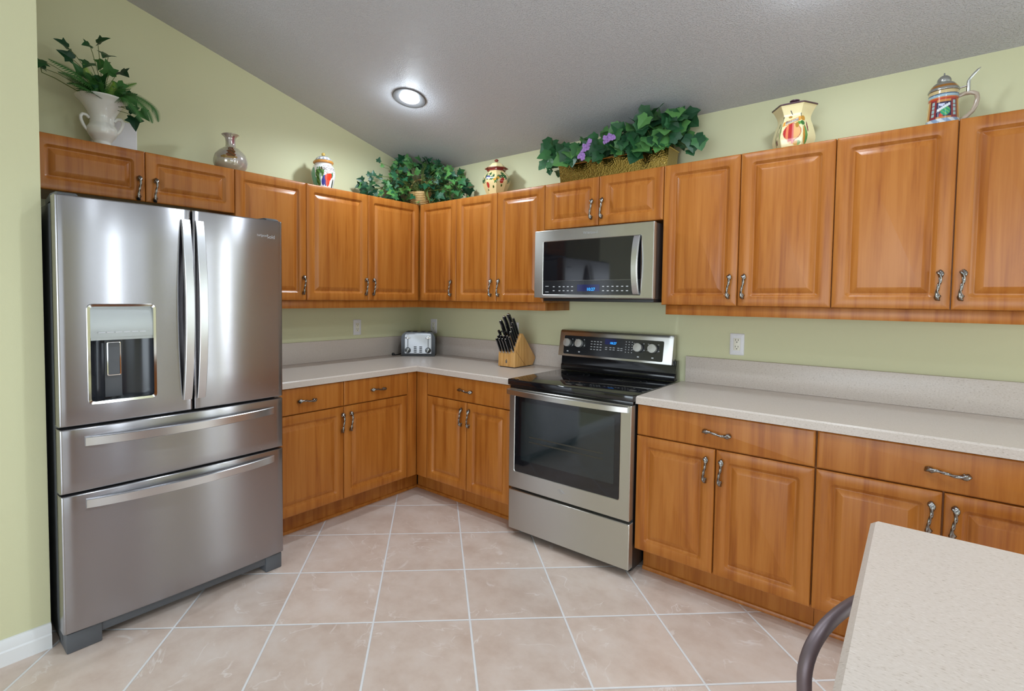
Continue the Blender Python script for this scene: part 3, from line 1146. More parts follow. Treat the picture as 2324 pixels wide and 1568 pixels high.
# swirl mark on the door
sw = MB()
for sgn in (0, 1):
    p_ = []
    for i in range(13):
        a = i/12
        p_.append((1.814+(a-0.5)*0.052*(1 if sgn == 0 else 0.6), DY-0.0006, 0.345+0.008*sin(a*pi*1.6+sgn*2)-0.004*sgn))
    sw.tube(p_, [0.0004+0.0014*sin(pi*i/12) for i in range(13)], 6)
obj('badge', sw, SILVERPRINT, od)
mb = MB().rings([xrect(1.464, 2.195, 0.046, 0.276, 0.004, -0.634), xrect(1.464, 2.195, 0.046, 0.276, 0.004, DY+0.004), xrect(1.467, 2.192, 0.049, 0.273, 0.004, DY)])
obj('drawer', mb, STEEL_R, RG, angle=18)
for x in (1.49, 2.15):
    obj('foot', MB().lathe([(0.018, 0.0005), (0.018, 0.03)], (x, -0.58, 0), 16), BLACKMATT, RG)
# backguard: black riser, leaning steel console, black control panel
mb = MB().prism([(-0.098, 0.9140), (-0.03, 0.9140), (-0.03, 1.03), (-0.085, 1.03), (-0.085, 0.955), (-0.098, 0.945)], 'x', RX0+0.006, RX1-0.006, 0.003)
obj('riser', mb, BLACKGLOSS, RG)
YA0, YA1 = -0.106, -0.078     # console front, bottom and top
ZA0, ZA1 = 1.006, 1.176


def yface(z):
    return YA0+(YA1-YA0)*(z-ZA0)/(ZA1-ZA0)


mb = MB().prism([(YA0, ZA0), (YA1+0.002, ZA1-0.014), (YA1+0.010, ZA1-0.003), (YA1+0.022, ZA1), (-0.03, ZA1), (-0.03, ZA0)], 'x', 1.432, 2.176, 0.004)
con = obj('console', mb, STEEL_R, RG)


def on_face(x, z, d=0.0006):
    """matrix: local xy lies on the console face"""
    up_ = Vector((0, YA1-YA0, ZA1-ZA0)).normalized()
    nrm = Vector((0, -(ZA1-ZA0), (YA1-YA0))).normalized()
    r_ = Vector((1, 0, 0))
    m = Matrix((r_, up_, nrm)).transposed().to_4x4()
    m.translation = Vector((x, yface(z), z)) + nrm*d
    return m


def fquad(mb, x0, x1, z0, z1, r, d0, d1, n=5):
    def ring(d):
        out = []
        for cx_, cz, q in ((x1-r, z1-r, 0), (x0+r, z1-r, 1), (x0+r, z0+r, 2), (x1-r, z0+r, 3)):
            for k in range(n):
                th = (q+k/(n-1))*pi/2
                out.append(on_face(cx_+r*cos(th), cz+r*sin(th), d).translation.copy())
        return out
    return mb.rings([ring(d0), ring(d1)])


obj('control_panel', fquad(MB(), 1.470, 2.122, 1.020, 1.139, 0.008, 0.0002, 0.0012), PANELBLACK, con)
obj('display', fquad(MB(), 1.757, 1.832, 1.098, 1.131, 0.002, 0.0013, 0.0017), LCDBLUE, con)
obj('display_digits', MB().text('10:27', 0.020, on_face(1.812, 1.107, 0.0022)), BLUELED, con, smooth=False)
mb = MB()
rnd = random.Random(4)
for ix in range(4):
    for iz in range(4):
        mb.box(1.662+ix*0.021, 1.674+ix*0.021, yface(1.06+iz*0.017)-0.0022, yface(1.06+iz*0.017)-0.0014, 1.059+iz*0.0165, 1.0635+iz*0.0165)
for ix in range(3):
    for iz in range(5):
        z = 1.058+iz*0.0155
        mb.box(1.893+ix*0.019, 1.899+ix*0.019, yface(z)-0.0022, yface(z)-0.0014, z, z+0.0045)
for x in (1.762, 1.79, 1.812, 1.842, 1.862):
    for z in (1.066, 1.078):
        mb.box(x, x+0.014, yface(z)-0.0022, yface(z)-0.0014, z, z+0.004)
for kx in (1.501, 1.585, 1.976, 2.063):
    for a in range(-2, 3):
        th = R_(90+a*55)
        zz = 1.093+0.042*sin(th)
        if 1.03 < zz < 1.134:
            mb.box(kx+0.036*cos(th)-0.004, kx+0.036*cos(th)+0.004, yface(zz)-0.0022, yface(zz)-0.0014, zz-0.0015, zz+0.0015)
    mb.box(kx-0.006, kx+0.006, yface(1.038)-0.0022, yface(1.038)-0.0014, 1.035, 1.042)
obj('panel_print', mb, GREYPRINT, con, smooth=False)
for kx in (1.501, 1.585, 1.976, 2.063):
    m = on_face(kx, 1.092, 0.0012)
    mb = MB().lathe([(0.024, 0), (0.024, 0.004), (0.0265, 0.006), (0.027, 0.022), (0.025, 0.0265), (0.004, 0.0275)], m.translation, 28, axis=m.to_3x3())
    mb.box(-0.0015, 0.0015, 0.006, 0.02, 0.0270, 0.0283)
    vs = mb.bm.verts[-8:]
    for v in vs:
        v.co = m @ v.co
    obj('knob', mb, KNOBGREY, con)

# ------------------------------------------------------------------ over-the-range microwave
MW = thing('microwave', (1.80, -0.2, 1.36), 'stainless steel over-the-range microwave fixed under the short wall cabinet', 'microwave')
MX0, MX1, MZ0, MZ1, MY = 1.4535, 2.172, 1.385, 1.793, -0.400
obj('housing', MB().box(MX0+0.003, MX1-0.004, -0.372, -0.002, MZ0-0.004, MZ1-0.006, 0.002), simple('microwave_case', (0.20, 0.17, 0.155, 1), 0.22, 0.75), MW)
obj('vent_base', MB().box(MX0+0.03, MX1-0.004, -0.375, -0.01, 1.364, MZ0-0.0045, 0.003), BLACKMATT, MW)
GX0, GX1, GZ0, GZ1 = 1.494, 2.104, 1.404, 1.721
mb = MB().rings([xrect(MX0-0.0225, MX1, MZ0, MZ1-0.004, 0.003, -0.3725), xrect(MX0-0.0225, MX1, MZ0, MZ1-0.004, 0.003, MY+0.003), xrect(MX0-0.0195, MX1-0.003, MZ0+0.003, MZ1-0.007, 0.003, MY),
                 xrect(GX0-0.003, GX1+0.003, GZ0-0.003, GZ1+0.003, 0.006, MY), xrect(GX0, GX1, GZ0, GZ1, 0.005, MY+0.002), xrect(GX0, GX1, GZ0, GZ1, 0.005, MY+0.005)])
md = obj('door', mb, STEEL_R, MW, angle=18)
obj('window', MB().rings([xrect(GX0+0.0005, GX1-0.0005, 1.487, GZ1-0.0005, 0.004, MY+0.0048), xrect(GX0+0.0005, GX1-0.0005, 1.487, GZ1-0.0005, 0.004, MY+0.0012)]), BLACKGLASS, md)
cpn = obj('control_panel', MB().rings([xrect(GX0+0.0005, GX1-0.0005, GZ0+0.0005, 1.4855, 0.004, MY+0.0048), xrect(GX0+0.0005, GX1-0.0005, GZ0+0.0005, 1.4855, 0.004, MY+0.0014)]), PANELBLACK, md)
obj('display', MB().box(1.728, 1.868, MY+0.0004, MY+0.0012, 1.423, 1.462), LCDBLUE, md)
obj('display_digits', MB().text('10:27', 0.024, Matrix(((1, 0, 0, 1.815), (0, 0, -1, MY-0.0002), (0, 1, 0, 1.434), (0, 0, 0, 1)))), BLUELED, md, smooth=False)
mb = MB()
for x, n_ in ((1.565, 1), (1.605, 4), (1.885, 6)):
    for k in range(n_):
        for z in (1.424, 1.448):
            mb.box(x+k*0.028, x+k*0.028+0.012, MY+0.0004, MY+0.0013, z, z+0.005)
mb.box(1.512, 1.535, MY+0.0004, MY+0.0013, 1.418, 1.421).box(1.512, 1.535, MY+0.0004, MY+0.0013, 1.452, 1.455)
obj('panel_print', mb, GREYPRINT, md, smooth=False)
pts = []
for i in range(25):
    u = i/24
    pts.append((2.083, MY-0.003-0.034*sin(pi*u)**0.7, GZ0+0.002+(GZ1-GZ0-0.004)*u))
obj('handle', strap(pts, (1, 0, 0), 0.034, 0.014, (0, -1, 0)), STEEL_H, md)
obj('badge', MB().text('Whirlpool', 0.022, Matrix(((1, 0, 0, 1.805), (0, 0, -1, MY-0.0006), (0, 1, 0, 1.757), (0, 0, 0, 1)))), SILVERPRINT, md, smooth=False)

# ------------------------------------------------------------------ recessed ceiling lights
def downlight(x, y, label, power, cone=170):
    z = zceil(y)
    t = thing('recessed_light', (x, y, z), label, 'ceiling light', 'recessed ceiling lights')
    a = Matrix.Rotation(-math.atan(SL), 3, 'X')
    c_ = Vector((x, y, z))
    mb = MB().lathe([(0.106, 0.001), (0.106, -0.004), (0.102, -0.008), (0.094, -0.009), (0.075, -0.0065), (0.0655, -0.0045), (0.064, 0.0015)], c_, 56, axis=a, cap=False)
    obj('trim_ring', mb, ALU, t)
    mb = MB().lathe([(0.0648, -0.0012), (0.063, -0.0050), (0.045, -0.0080), (0.002, -0.0095)], c_, 48, axis=a)
    obj('lens', mb, LENS, t)
    for nm, kind, e, dz in (('lamp', 'SPOT', power, -0.030), ('lamp_glow', 'POINT', power*0.085, -0.042)):
        l = bpy.data.lights.new(nm, kind)
        l.energy, l.color, l.shadow_soft_size = e, (0.79, 0.905, 1.0), 0.05
        if kind == 'SPOT':
            l.spot_size, l.spot_blend = R_(cone), 0.45
        lo = bpy.data.objects.new(nm, l)
        COL.objects.link(lo)
        lo.parent = t
        lo.location = a @ Vector((0, 0, dz))
    return t


downlight(0.781, -0.852, 'round lit recessed ceiling light above the corner ivy and jar', 30.0)
downlight(2.90, -0.765, 'round recessed ceiling light glowing just past the top edge of the frame', 12.0)
for x, y in ((4.4, -3.3), (3.9, -2.1), (2.3, -1.6)):  # unseen downlights added as fill for the floor and fridge
    downlight(x, y, 'added recessed fill light, unseen overhead in the near half of the kitchen', 38.0, 138)

# ------------------------------------------------------------------ outlets and wall plates
def outlet(side, s, z, label):
    t = thing('wall_outlet', P(side, s, 0.0, z), label, 'outlet', 'wall outlets')
    pr = [(0.0, 0.0008, 0.004), (0.0, 0.004, 0.004), (0.0025, 0.006, 0.004), (0.004, 0.0065, 0.003), (0.0185, 0.0065, 0.002), (0.0188, 0.0052, 0.002)]
    obj('cover_plate', panel(side, s-0.0355, s+0.0355, z-0.0585, z+0.0585, 0.0, [(a, b, c_) for a, b, c_ in pr]), WHITEPL, t, angle=30)
    mb = cbox(MB(), side, s-0.0165, s+0.0165, 0.0054, 0.0075, z-0.033, z+0.033, 0.0008)
    rc = obj('receptacle', mb, simple('receptacle_ivory', lin(232, 228, 212), 0.35), t)
    mb = MB()
    for dz in (-0.018, 0.018):
        for ds in (-0.0065, 0.0065):
            cbox(mb, side, s+ds-0.0012, s+ds+0.0012, 0.0070, 0.0077, z+dz+0.001, z+dz+0.010)
        cbox(mb, side, s-0.0025, s+0.0025, 0.0070, 0.0077, z+dz-0.0085, z+dz-0.0035)
    obj('slots', mb, SLOTDARK, rc, smooth=False)
    for dz in (-0.047, 0.047):
        obj('screw', cbox(MB(), side, s-0.003, s+0.003, 0.0060, 0.0072, z+dz-0.003, z+dz+0.003, 0.0008), WHITEPL, t)
    return t


outlet('L', 0.666, 1.145, 'white double outlet on the yellow wall between fridge and corner')
outlet('R', 0.167, 1.139, 'white double outlet just right of the corner, above the toaster')
outlet('R', 1.000, 1.145, 'white outlet mostly hidden behind the knife handles')
outlet('R', 2.486, 1.142, 'white double outlet on the yellow wall right of the range')
mb = MB().box(0.0008, 0.034, -2.340, -2.135, 2.085, 2.289, 0.006, 3)
o = obj('chime_box', mb, WHITEPL, angle=40)
tag(o, 'square white plastic box on the wall behind the white urn', 'wall box')

# ------------------------------------------------------------------ toaster
tc_ = Vector((0.244, -0.256, 0))
tdir = Vector((0.211, 0.178, 0)).normalized()       # along its front, to image right
tin = Vector((-tdir.y, tdir.x, 0))                  # into the corner
TW, TD, TH = 0.272, 0.175, 0.192


def TM(u, v, z):
    p = tc_ + tdir*u + tin*v
    return Vector((p.x, p.y, ZC+z))


TO = thing('toaster', TM(0, TD/2, 0.0005), 'four-slice steel and charcoal toaster standing in the corner of the worktop', 'toaster')


def tprof(w2, h, z0, r, n=7):
    pts = [(-w2, z0)]
    for k in range(n):
        th = pi - k/(n-1)*pi/2
        pts.append((-w2+r+r*cos(th), h-r+r*sin(th)))
    for k in range(n):
        th = pi/2 - k/(n-1)*pi/2
        pts.append((w2-r+r*cos(th), h-r+r*sin(th)))
    pts.append((w2, z0))
    return pts


mb = MB()
pr = tprof(TW/2, TH, 0.012, 0.05)
mb.rings([[TM(u*0.99, 0.003, z) for u, z in pr], [TM(u, 0.008, z) for u, z in pr], [TM(u, TD-0.008, z) for u, z in pr], [TM(u*0.98, TD, z) for u, z in pr]])
tb = obj('body', mb, simple('toaster_charcoal', (0.028, 0.029, 0.031, 1), 0.22, 0.6), TO)
mb = MB()
pr = tprof(TW/2-0.030, TH-0.009, 0.022, 0.018)
mb.rings([[TM(u, 0.0025, z) for u, z in pr], [TM(u, -0.001, z) for u, z in pr], [TM(u*0.985, -0.0022, 0.5*TH+(z-0.5*TH)*0.985) for u, z in pr]])
tf = obj('front_panel', mb, simple('toaster_steel', (0.50, 0.51, 0.54, 1), 0.40, 0.95), TO)
mb = MB().prism([(-TW/2+0.006, 0), (TW/2-0.006, 0), (TW/2-0.001, 0.008), (TW/2-0.001, 0.0125), (-TW/2+0.001, 0.0125), (-TW/2+0.001, 0.008)], 'y', 0.002, TD-0.002)
for v in mb.bm.verts:
    v.co = TM(v.co.x, v.co.y, v.co.z+0.0005)
obj('base', mb, BLACKMATT, TO)


def tbox(mb, u0, u1, v0, v1, z0, z1, bev=0):
    m2 = MB().box(u0, u1, v0, v1, z0, z1, bev)
    vm = [mb.bm.verts.new(TM(*v.co)) for v in m2.bm.verts]
    m2.bm.verts.index_update()
    for f in m2.bm.faces:
        mb.bm.faces.new([vm[v.index] for v in f.verts])
    m2.bm.free()
    return mb


for u in (-0.085, -0.033, 0.033, 0.085):
    obj('slot', tbox(MB(), u-0.015, u+0.015, 0.018, TD-0.018, TH-0.004, TH+0.0008), SLOTDARK, tb, smooth=False)
for u in (-0.0805, 0.0805):
    obj('lever_track', tbox(MB(), u-0.0022, u+0.0022, -0.0030, -0.0018, 0.068, 0.170), SLOTDARK, tf, smooth=False)
for u in (-0.0805, 0.0805):
    mb = tbox(MB(), u-0.019, u+0.019, -0.020, -0.003, 0.141, 0.152, 0.003)
    tbox(mb, u-0.004, u+0.004, -0.012, -0.0025, 0.152, 0.168, 0.001)
    obj('lever', mb, CHROME, TO)
tm3 = Matrix((tdir, Vector((0, 0, 1)), -tin)).transposed()
for u in (-0.080, 0.080):
    mb = MB().lathe([(0.0235, 0.0), (0.0235, 0.003), (0.021, 0.010), (0.0195, 0.014), (0.002, 0.0145)], TM(u, -0.0024, 0.048), 28, axis=tm3)
    kb = obj('dial', mb, BLACKGLOSS, TO)
    m2 = MB().box(-0.0035, 0.0035, -0.018, 0.018, 0.0140, 0.0185, 0.001)
    rr = Matrix.Rotation(R_(-28), 3, 'Z')
    for v in m2.bm.verts:
        v.co = TM(u, -0.0024, 0.048) + tm3 @ (rr @ v.co)
    obj('dial_grip', m2, KNOBGREY, kb)
for u in (-0.022, 0.022):
    for k in range(4):
        obj('button', tbox(MB(), u-0.011, u+0.011, -0.0045, -0.0018, 0.030+k*0.0135, 0.039+k*0.0135, 0.0012), DARKGREY, TO)
cordp = [TM(-TW/2+0.004, TD*0.62, 0.020), TM(-TW/2-0.02, TD*0.50, 0.007), TM(-TW/2-0.042, TD*0.32, 0.0045), TM(-TW/2-0.060, TD*0.20, 0.0045)]
obj('cord', MB().tube([cordp[0], (cordp[0]+cordp[1])/2+Vector((0, 0, -0.002)), cordp[1], (cordp[1]+cordp[2])/2, cordp[2], cordp[3]], 0.0035, 10), BLACKMATT, TO)
obj('plug', MB().sphere(TM(-TW/2-0.066, TD*0.16, 0.0125), 0.012, 1, 1, 1, 14, 10), BLACKMATT, TO)

# ------------------------------------------------------------------ knife block and knives
KX0, KX1 = 1.064, 1.202
KPROF = [(-0.276, ZC+0.006), (-0.274, 1.004), (-0.203, 1.138), (-0.186, 1.140), (-0.034, 0.972), (-0.030, 0.960), (-0.062, ZC+0.006)]
KB = thing('knife_block', (1.133, -0.15, ZC+0.0005), 'pale beech knife block on the worktop, left of the range', 'knife block')
blk = obj('block', MB().prism(KPROF, 'x', KX0, KX1, 0.002), BLOCKWOOD, KB)
gro = MB()
gro.prism([(-0.262, 1.022), (-0.259, 1.022), (-0.148, ZC+0.008), (-0.151, ZC+0.008)], 'x', KX1-0.001, KX1+0.0005)
obj('seam', gro, simple('seam_brown', lin(120, 80, 38), 0.7), blk, smooth=False)  # dark brown strip along the joint of the block
for y0, y1 in ((-0.27, -0.25), (-0.09, -0.07)):
    obj('foot', MB().box(KX0+0.01, KX1-0.01, y0, y1, ZC+0.0005, ZC+0.006), BLACKMATT, KB)
lg = MB()
lx, lz, ly = 1.133, 0.950, -0.2762
lg.sphere((lx, ly+0.0008, lz+0.013), 0.0036, 1, 0.25, 1)
for dx, a in ((-0.004, 0.0026), (0.004, 0.0026)):
    lg.tube([(lx+dx*0.4, ly, lz+0.008), (lx+dx, ly, lz-0.010)], a, 8)
lg.tube([(lx-0.009, ly, lz+0.004), (lx, ly, lz+0.007), (lx+0.009, ly, lz+0.004)], 0.0016, 8)
obj('emblem', lg, DARKPRINT, blk)
KD = Vector((0, -0.47, 0.88)).normalized()          # way the handles point
KFACE = [Vector((0, -0.274, 1.004)), Vector((0, -0.203, 1.138))]


def slot_pt(x, u):
    p = KFACE[0].lerp(KFACE[1], u)
    return Vector((x, p.y, p.z))


def make_knife(x, u, L, wd, th, label, group, name='knife', steel=True):
    """handle lying along KD; wd = depth of the grip (towards the wall/away), th = thickness in x"""
    p0 = slot_pt(x, u)
    t = thing(name, p0, label, 'knife', group)
    side = Vector((1, 0, 0))
    dep = KD.cross(side).normalized()
    rs = []
    n = 14
    for i in range(n+1):
        a = i/n
        d = wd*(0.46+0.10*sin(pi*a*1.1)+0.10*(a > 0.86))
        off = 0.10*wd*math.sin(pi*a) - 0.12*wd*(a > 0.8)*(a-0.8)/0.2
        k = 0.86 if i in (0, n) else 1.0
        ring = []
        for q in range(12):
            th_ = 2*pi*q/12
            cx_, sy_ = cos(th_), sin(th_)
            ring.append(p0 + KD*(0.010+L*a) + side*(th/2*k*abs(cx_)**0.7*(1 if cx_ >= 0 else -1)) + dep*(d*k*sy_+off))
        rs.append(ring)
    g = obj('grip', MB().rings(rs), BLACKGLOSS, t)
    if steel:
        rr = []
        for a in (0.0, 0.011):
            rr.append([p0 + KD*a + side*(th*0.40*cos(2*pi*q/10)) + dep*(wd*0.44*sin(2*pi*q/10)) for q in range(10)])
        obj('bolster', MB().rings(rr), STEEL_H, t)
        ce = p0 + KD*(0.010+L+0.001)
        obj('end_cap', MB().sphere(ce, 0.5*wd, th/wd*0.85, 0.85, 0.45, 12, 8), CHROME, t)
        # bright tang line along the spine
        rr = []
        for i in range(0, n+1):
            a = i/n
            d = wd*(0.46+0.10*sin(pi*a*1.1)+0.10*(a > 0.86))
            off = 0.10*wd*math.sin(pi*a) - 0.12*wd*(a > 0.8)*(a-0.8)/0.2
            c_ = p0 + KD*(0.010+L*a) - dep*(d*(0.98 if 0 < i < n else 0.86)-off)
            rr.append([c_ + side*sx_*0.0011 + dep*dy_*0.0010 for sx_, dy_ in ((-1, -1), (1, -1), (1, 1), (-1, 1))])
        obj('tang', MB().rings(rr), STEEL_H, g)
    return t


steakx = [1.082, 1.107, 1.132, 1.157]
ordn = ['leftmost', 'second from left', 'third from left', 'fourth from left']
for i, x in enumerate(steakx):
    make_knife(x, 0.05, 0.098, 0.019, 0.0155, 'black-handled steak knife in the lowest front row of the block, %s' % ordn[i], 'steak knives in the block', 'steak_knife')
for i, x in enumerate(steakx):
    make_knife(x+0.004, 0.22, 0.095, 0.019, 0.0155, 'black-handled steak knife in the second row up of the block, %s' % ordn[i], 'steak knives in the block', 'steak_knife')
make_knife(1.186, 0.11, 0.105, 0.017, 0.013, 'black-handled knife in the lower right corner slot of the block', 'kitchen knives in the block', 'kitchen_knife')
for i, (u, L) in enumerate(((0.36, 0.105), (0.545, 0.112), (0.73, 0.120), (0.915, 0.124))):
    make_knife(1.183, u, L, 0.018, 0.014, 'black-handled knife in the right-hand column of the block, %s' % ['lowest', 'second up', 'third up', 'topmost'][i], 'kitchen knives in the block', 'kitchen_knife')
make_knife(1.150, 0.93, 0.150, 0.031, 0.022, 'largest black-handled knife, standing tallest at the top of the block', 'kitchen knives in the block', 'kitchen_knife')
make_knife(1.117, 0.86, 0.142, 0.029, 0.020, 'long black-handled knife left of the tallest one in the block', 'kitchen knives in the block', 'kitchen_knife')
make_knife(1.092, 0.72, 0.132, 0.028, 0.020, 'black-handled knife at the upper left of the block', 'kitchen knives in the block', 'kitchen_knife')
# sharpening steel
p0 = slot_pt(1.078, 0.44)
t = thing('sharpening_steel', p0, 'slim black-handled sharpening steel at the left edge of the knife block', 'sharpening steel')
obj('grip', MB().tube([p0+KD*a for a in (0.008, 0.012, 0.03, 0.06, 0.085, 0.098, 0.108, 0.112)], [0.004, 0.0062, 0.0075, 0.0065, 0.0065, 0.009, 0.009, 0.004], 12), BLACKGLOSS, t)
obj('rod', MB().tube([p0+KD*0.0005, p0+KD*0.010], 0.004, 10), STEEL_H, t)
# scissors
p0 = slot_pt(1.112, 0.50)
t = thing('kitchen_scissors', p0, 'black-handled kitchen scissors with oval finger loops in the knife block', 'scissors')
for sg, nm in ((-1, 'finger_loop'), (1, 'finger_loop')):
    c_ = p0 + KD*0.062 + Vector((sg*0.0155, 0, 0))
    dep = KD.cross(Vector((1, 0, 0))).normalized()
    lp = [c_ + KD*(0.034*cos(k*pi/14)) + Vector((0.0135*sin(k*pi/14), 0, 0)) + dep*0.002*sg for k in range(29)]
    m = MB().tube(lp, 0.0042, 10, cap=False)
    m.tube([c_-KD*0.033, p0+KD*0.012+Vector((sg*0.004, 0, 0))], 0.0045, 10)
    obj(nm, m, BLACKGLOSS, t)
obj('blades', MB().box(p0.x-0.006, p0.x+0.006, p0.y-0.010, p0.y-0.004, p0.z+0.002, p0.z+0.016), STEEL_H, t)

# ------------------------------------------------------------------ painted pottery on top of the wall cabinets
ZS = ZT - 0.0005


def smoothprof(pts, n):
    """Catmull-Rom through (r,z) points"""
    out = []
    P_ = [pts[0]] + list(pts) + [pts[-1]]
    segs = len(pts)-1
    for s in range(segs):
        p0, p1, p2, p3 = P_[s:s+4]
        for i in range(n):
            t = i/n
            out.append(tuple(0.5*((2*p1[k]) + (-p0[k]+p2[k])*t + (2*p0[k]-5*p1[k]+4*p2[k]-p3[k])*t*t + (-p0[k]+3*p1[k]-3*p2[k]+p3[k])*t**3) for k in (0, 1)))
    out.append(tuple(pts[-1]))
    return out


def polyfn(n, a0, amt=1.0):
    def f(th):
        q = ((th-a0) % (2*pi/n)) - pi/n
        return 1 + amt*(cos(pi/n)/cos(q)-1)
    return f


def painted(name, prof, c_, parent, paint, face, n=320, fn=None, mat=None):
    mb = MB()
    mb.lathe(prof, c_, n, fn=(lambda th, z: fn(th)) if fn else None)
    cols = []
    for v in mb.bm.verts:
        th = math.atan2(v.co.y-c_[1], v.co.x-c_[0])
        u = (th-face+pi) % (2*pi) - pi
        cols.append(paint(u, v.co.z-c_[2]))
    o = obj(name, mb, mat or PAINTED, parent)
    a = o.data.color_attributes.new('paint', 'FLOAT_COLOR', 'POINT')
    flat = []
    for c4 in cols:
        flat += list(c4)
    a.data.foreach_set('color', flat)
    return o


def facing(x, y):
    return math.atan2(CAM.y-y, CAM.x-x)


def blob(u, z, u0, z0, ru, rz, rot=0.0):
    du, dz = u-u0, z-z0
    a, b = du*cos(rot)+dz*sin(rot)*8, dz*cos(rot)-du*sin(rot)/8
    return (a/ru)**2+(b/rz)**2 < 1


def wrap_text(c_, rad, face, u0, z0, slant=0.0):
    """lettering bent round a pot"""
    def f(co):
        u = u0 + co.x/rad(z0)
        z = z0 + co.y + slant*co.x
        r = rad(z)+0.0009+co.z
        return Vector((c_[0]+r*cos(face+u), c_[1]+r*sin(face+u), c_[2]+z))
    return f


def radius_of(prof):
    def f(z):
        for (r0, z0), (r1, z1) in zip(prof, prof[1:]):
            if min(z0, z1) <= z <= max(z0, z1) and abs(z1-z0) > 1e-9:
                return r0+(r1-r0)*(z-z0)/(z1-z0)
        return prof[0][0]
    return f


W4 = lin(232, 230, 226)
# biscotti jar on the left run
jc = (0.155, -1.062, ZS)
jf = facing(jc[0], jc[1])
J1 = thing('biscotti_jar', jc, 'round white biscotti jar with painted red pepper and greens, left of the corner ivy', 'jar')
pr1 = smoothprof([(0.050, 0.0), (0.058, 0.004), (0.066, 0.045), (0.0775, 0.100), (0.079, 0.130), (0.070, 0.165), (0.058, 0.180), (0.056, 0.188)], 14)


def paint1(u, z):
    if blob(u, z, 0.43, 0.088, 0.30, 0.026) or blob(u, z, 0.42, 0.060, 0.20, 0.030) or blob(u, z, 0.60, 0.098, 0.18, 0.020):
        return lin(226, 62, 36) if z > 0.07 else lin(222, 84, 66)
    if blob(u, z, 0.80, 0.106, 0.10, 0.018):
        return lin(48, 96, 56)
    if blob(u, z, -0.02, 0.058, 0.15, 0.024) or blob(u, z, 0.22, 0.052, 0.13, 0.020) or blob(u, z, 0.12, 0.082, 0.18, 0.020):
        return lin(36, 34, 140)
    g = 0.010*sin(u*31)+0.006*sin(z*300)
    if blob(u, z, -0.32, 0.118+g, 0.38, 0.036) or blob(u, z, -0.42, 0.070+g*0.5, 0.22, 0.040):
        return lin(58, 98, 40) if sin(u*17+z*190) > -0.3 else lin(96, 138, 66)
    if blob(u, z, -1.02, 0.095, 0.30, 0.062) or blob(u, z, -0.75, 0.050, 0.18, 0.042):
        return lin(92, 156, 122)
    if blob(u, z, -0.95, 0.020, 0.3, 0.022) or blob(u, z, 1.0, 0.035, 0.10, 0.05):
        return lin(34, 50, 42)
    if blob(u, z, 0.02, 0.112, 0.06, 0.004) or blob(u, z, 0.28, 0.117, 0.03, 0.005) or blob(u, z, 0.38, 0.115, 0.03, 0.005):
        return lin(120, 70, 60)
    if -0.05 < u < 1.15 and (abs(z-(0.166-0.018*(u-0.5)**2)) < 0.0012 or abs(z-(0.128-0.012*(u-0.5)**2)) < 0.0012):
        return lin(110, 60, 52)
    return W4


painted('jar_body', pr1, jc, J1, paint1, jf)
obj('lettering', MB().text('BISCOTTI', 0.026, wrap_text(jc, radius_of(pr1), jf, 0.46, 0.1435), 0.0005), simple('jar_lettering', lin(84, 40, 36), 0.4), J1, smooth=False, recalc=False)
lidp = smoothprof([(0.054, 0.1885), (0.064, 0.190), (0.068, 0.197), (0.064, 0.206), (0.056, 0.209), (0.052, 0.220), (0.036, 0.235), (0.012, 0.242), (0.006, 0.242)], 10)


def paintlid(u, z):
    if z < 0.208:
        return lin(196, 134, 62)
    s = (u/(2*pi)*13) % 1.0
    if z < 0.2285 and abs(s-0.5) < 0.42*math.sqrt(max(0, 1-((0.2285-z)/0.017)**2)):
        return lin(236, 234, 232)
    return lin(150, 156, 168)


ld = painted('lid', lidp, jc, J1, paintlid, jf)
obj('lid_knob', MB().sphere((jc[0], jc[1], jc[2]+0.2535), 0.0125, 1, 1, 1.0), KNOBYELLOW, ld)

# faceted jar right of the corner ivy
jc = (0.940, -0.165, ZS)
jf = facing(jc[0], jc[1])
J2 = thing('ginger_jar', jc, 'faceted cream jar painted with an ivy garland and fruit, right of the corner ivy', 'jar')
f8 = polyfn(8, jf, 1.0)
pr2 = smoothprof([(0.055, 0.0), (0.060, 0.003), (0.070, 0.035), (0.092, 0.090), (0.098, 0.120), (0.088, 0.155), (0.066, 0.182), (0.060, 0.188)], 14)
rng = random.Random(11)
IVYP = []
for k in range(26):
    uu = -1.6+3.2*k/25
    IVYP.append((uu+rng.uniform(-.05, .05), 0.135-0.012*cos(uu*5)+rng.uniform(-.018, .018), rng.uniform(0.08, .13), rng.uniform(0.010, 0.017), rng.choice([lin(40, 88, 44), lin(58, 108, 50), lin(34, 70, 50)])))


def paint2(u, z):
    for a in ((-0.72, 0.082, 0.12, 0.020), (0.42, 0.105, 0.15, 0.015), (0.5, 0.118, 0.12, 0.012)):
        if blob(u, z, *a):
            return lin(176, 58, 46)
    for a in ((-0.12, 0.122, 0.13, 0.014), (0.14, 0.128, 0.10, 0.009)):
        if blob(u, z, *a):
            return lin(206, 152, 56)
    if blob(u, z, -0.72, 0.136, 0.24, 0.012):
        return lin(52, 58, 110)
    for a in ((-0.78, 0.050, 0.06, 0.008), (-0.25, 0.068, 0.08, 0.009), (0.45, 0.078, 0.07, 0.009)):
        if blob(u, z, *a):
            return lin(58, 76, 24)
    for uu, zz, ru, rz, c4 in IVYP:
        w_ = 1+0.35*sin(5*math.atan2((z-zz)/rz, (u-uu)/ru))
        if ((u-uu)/ru)**2+((z-zz)/rz)**2 < w_*w_:
            return c4
    return lin(228, 204, 150)


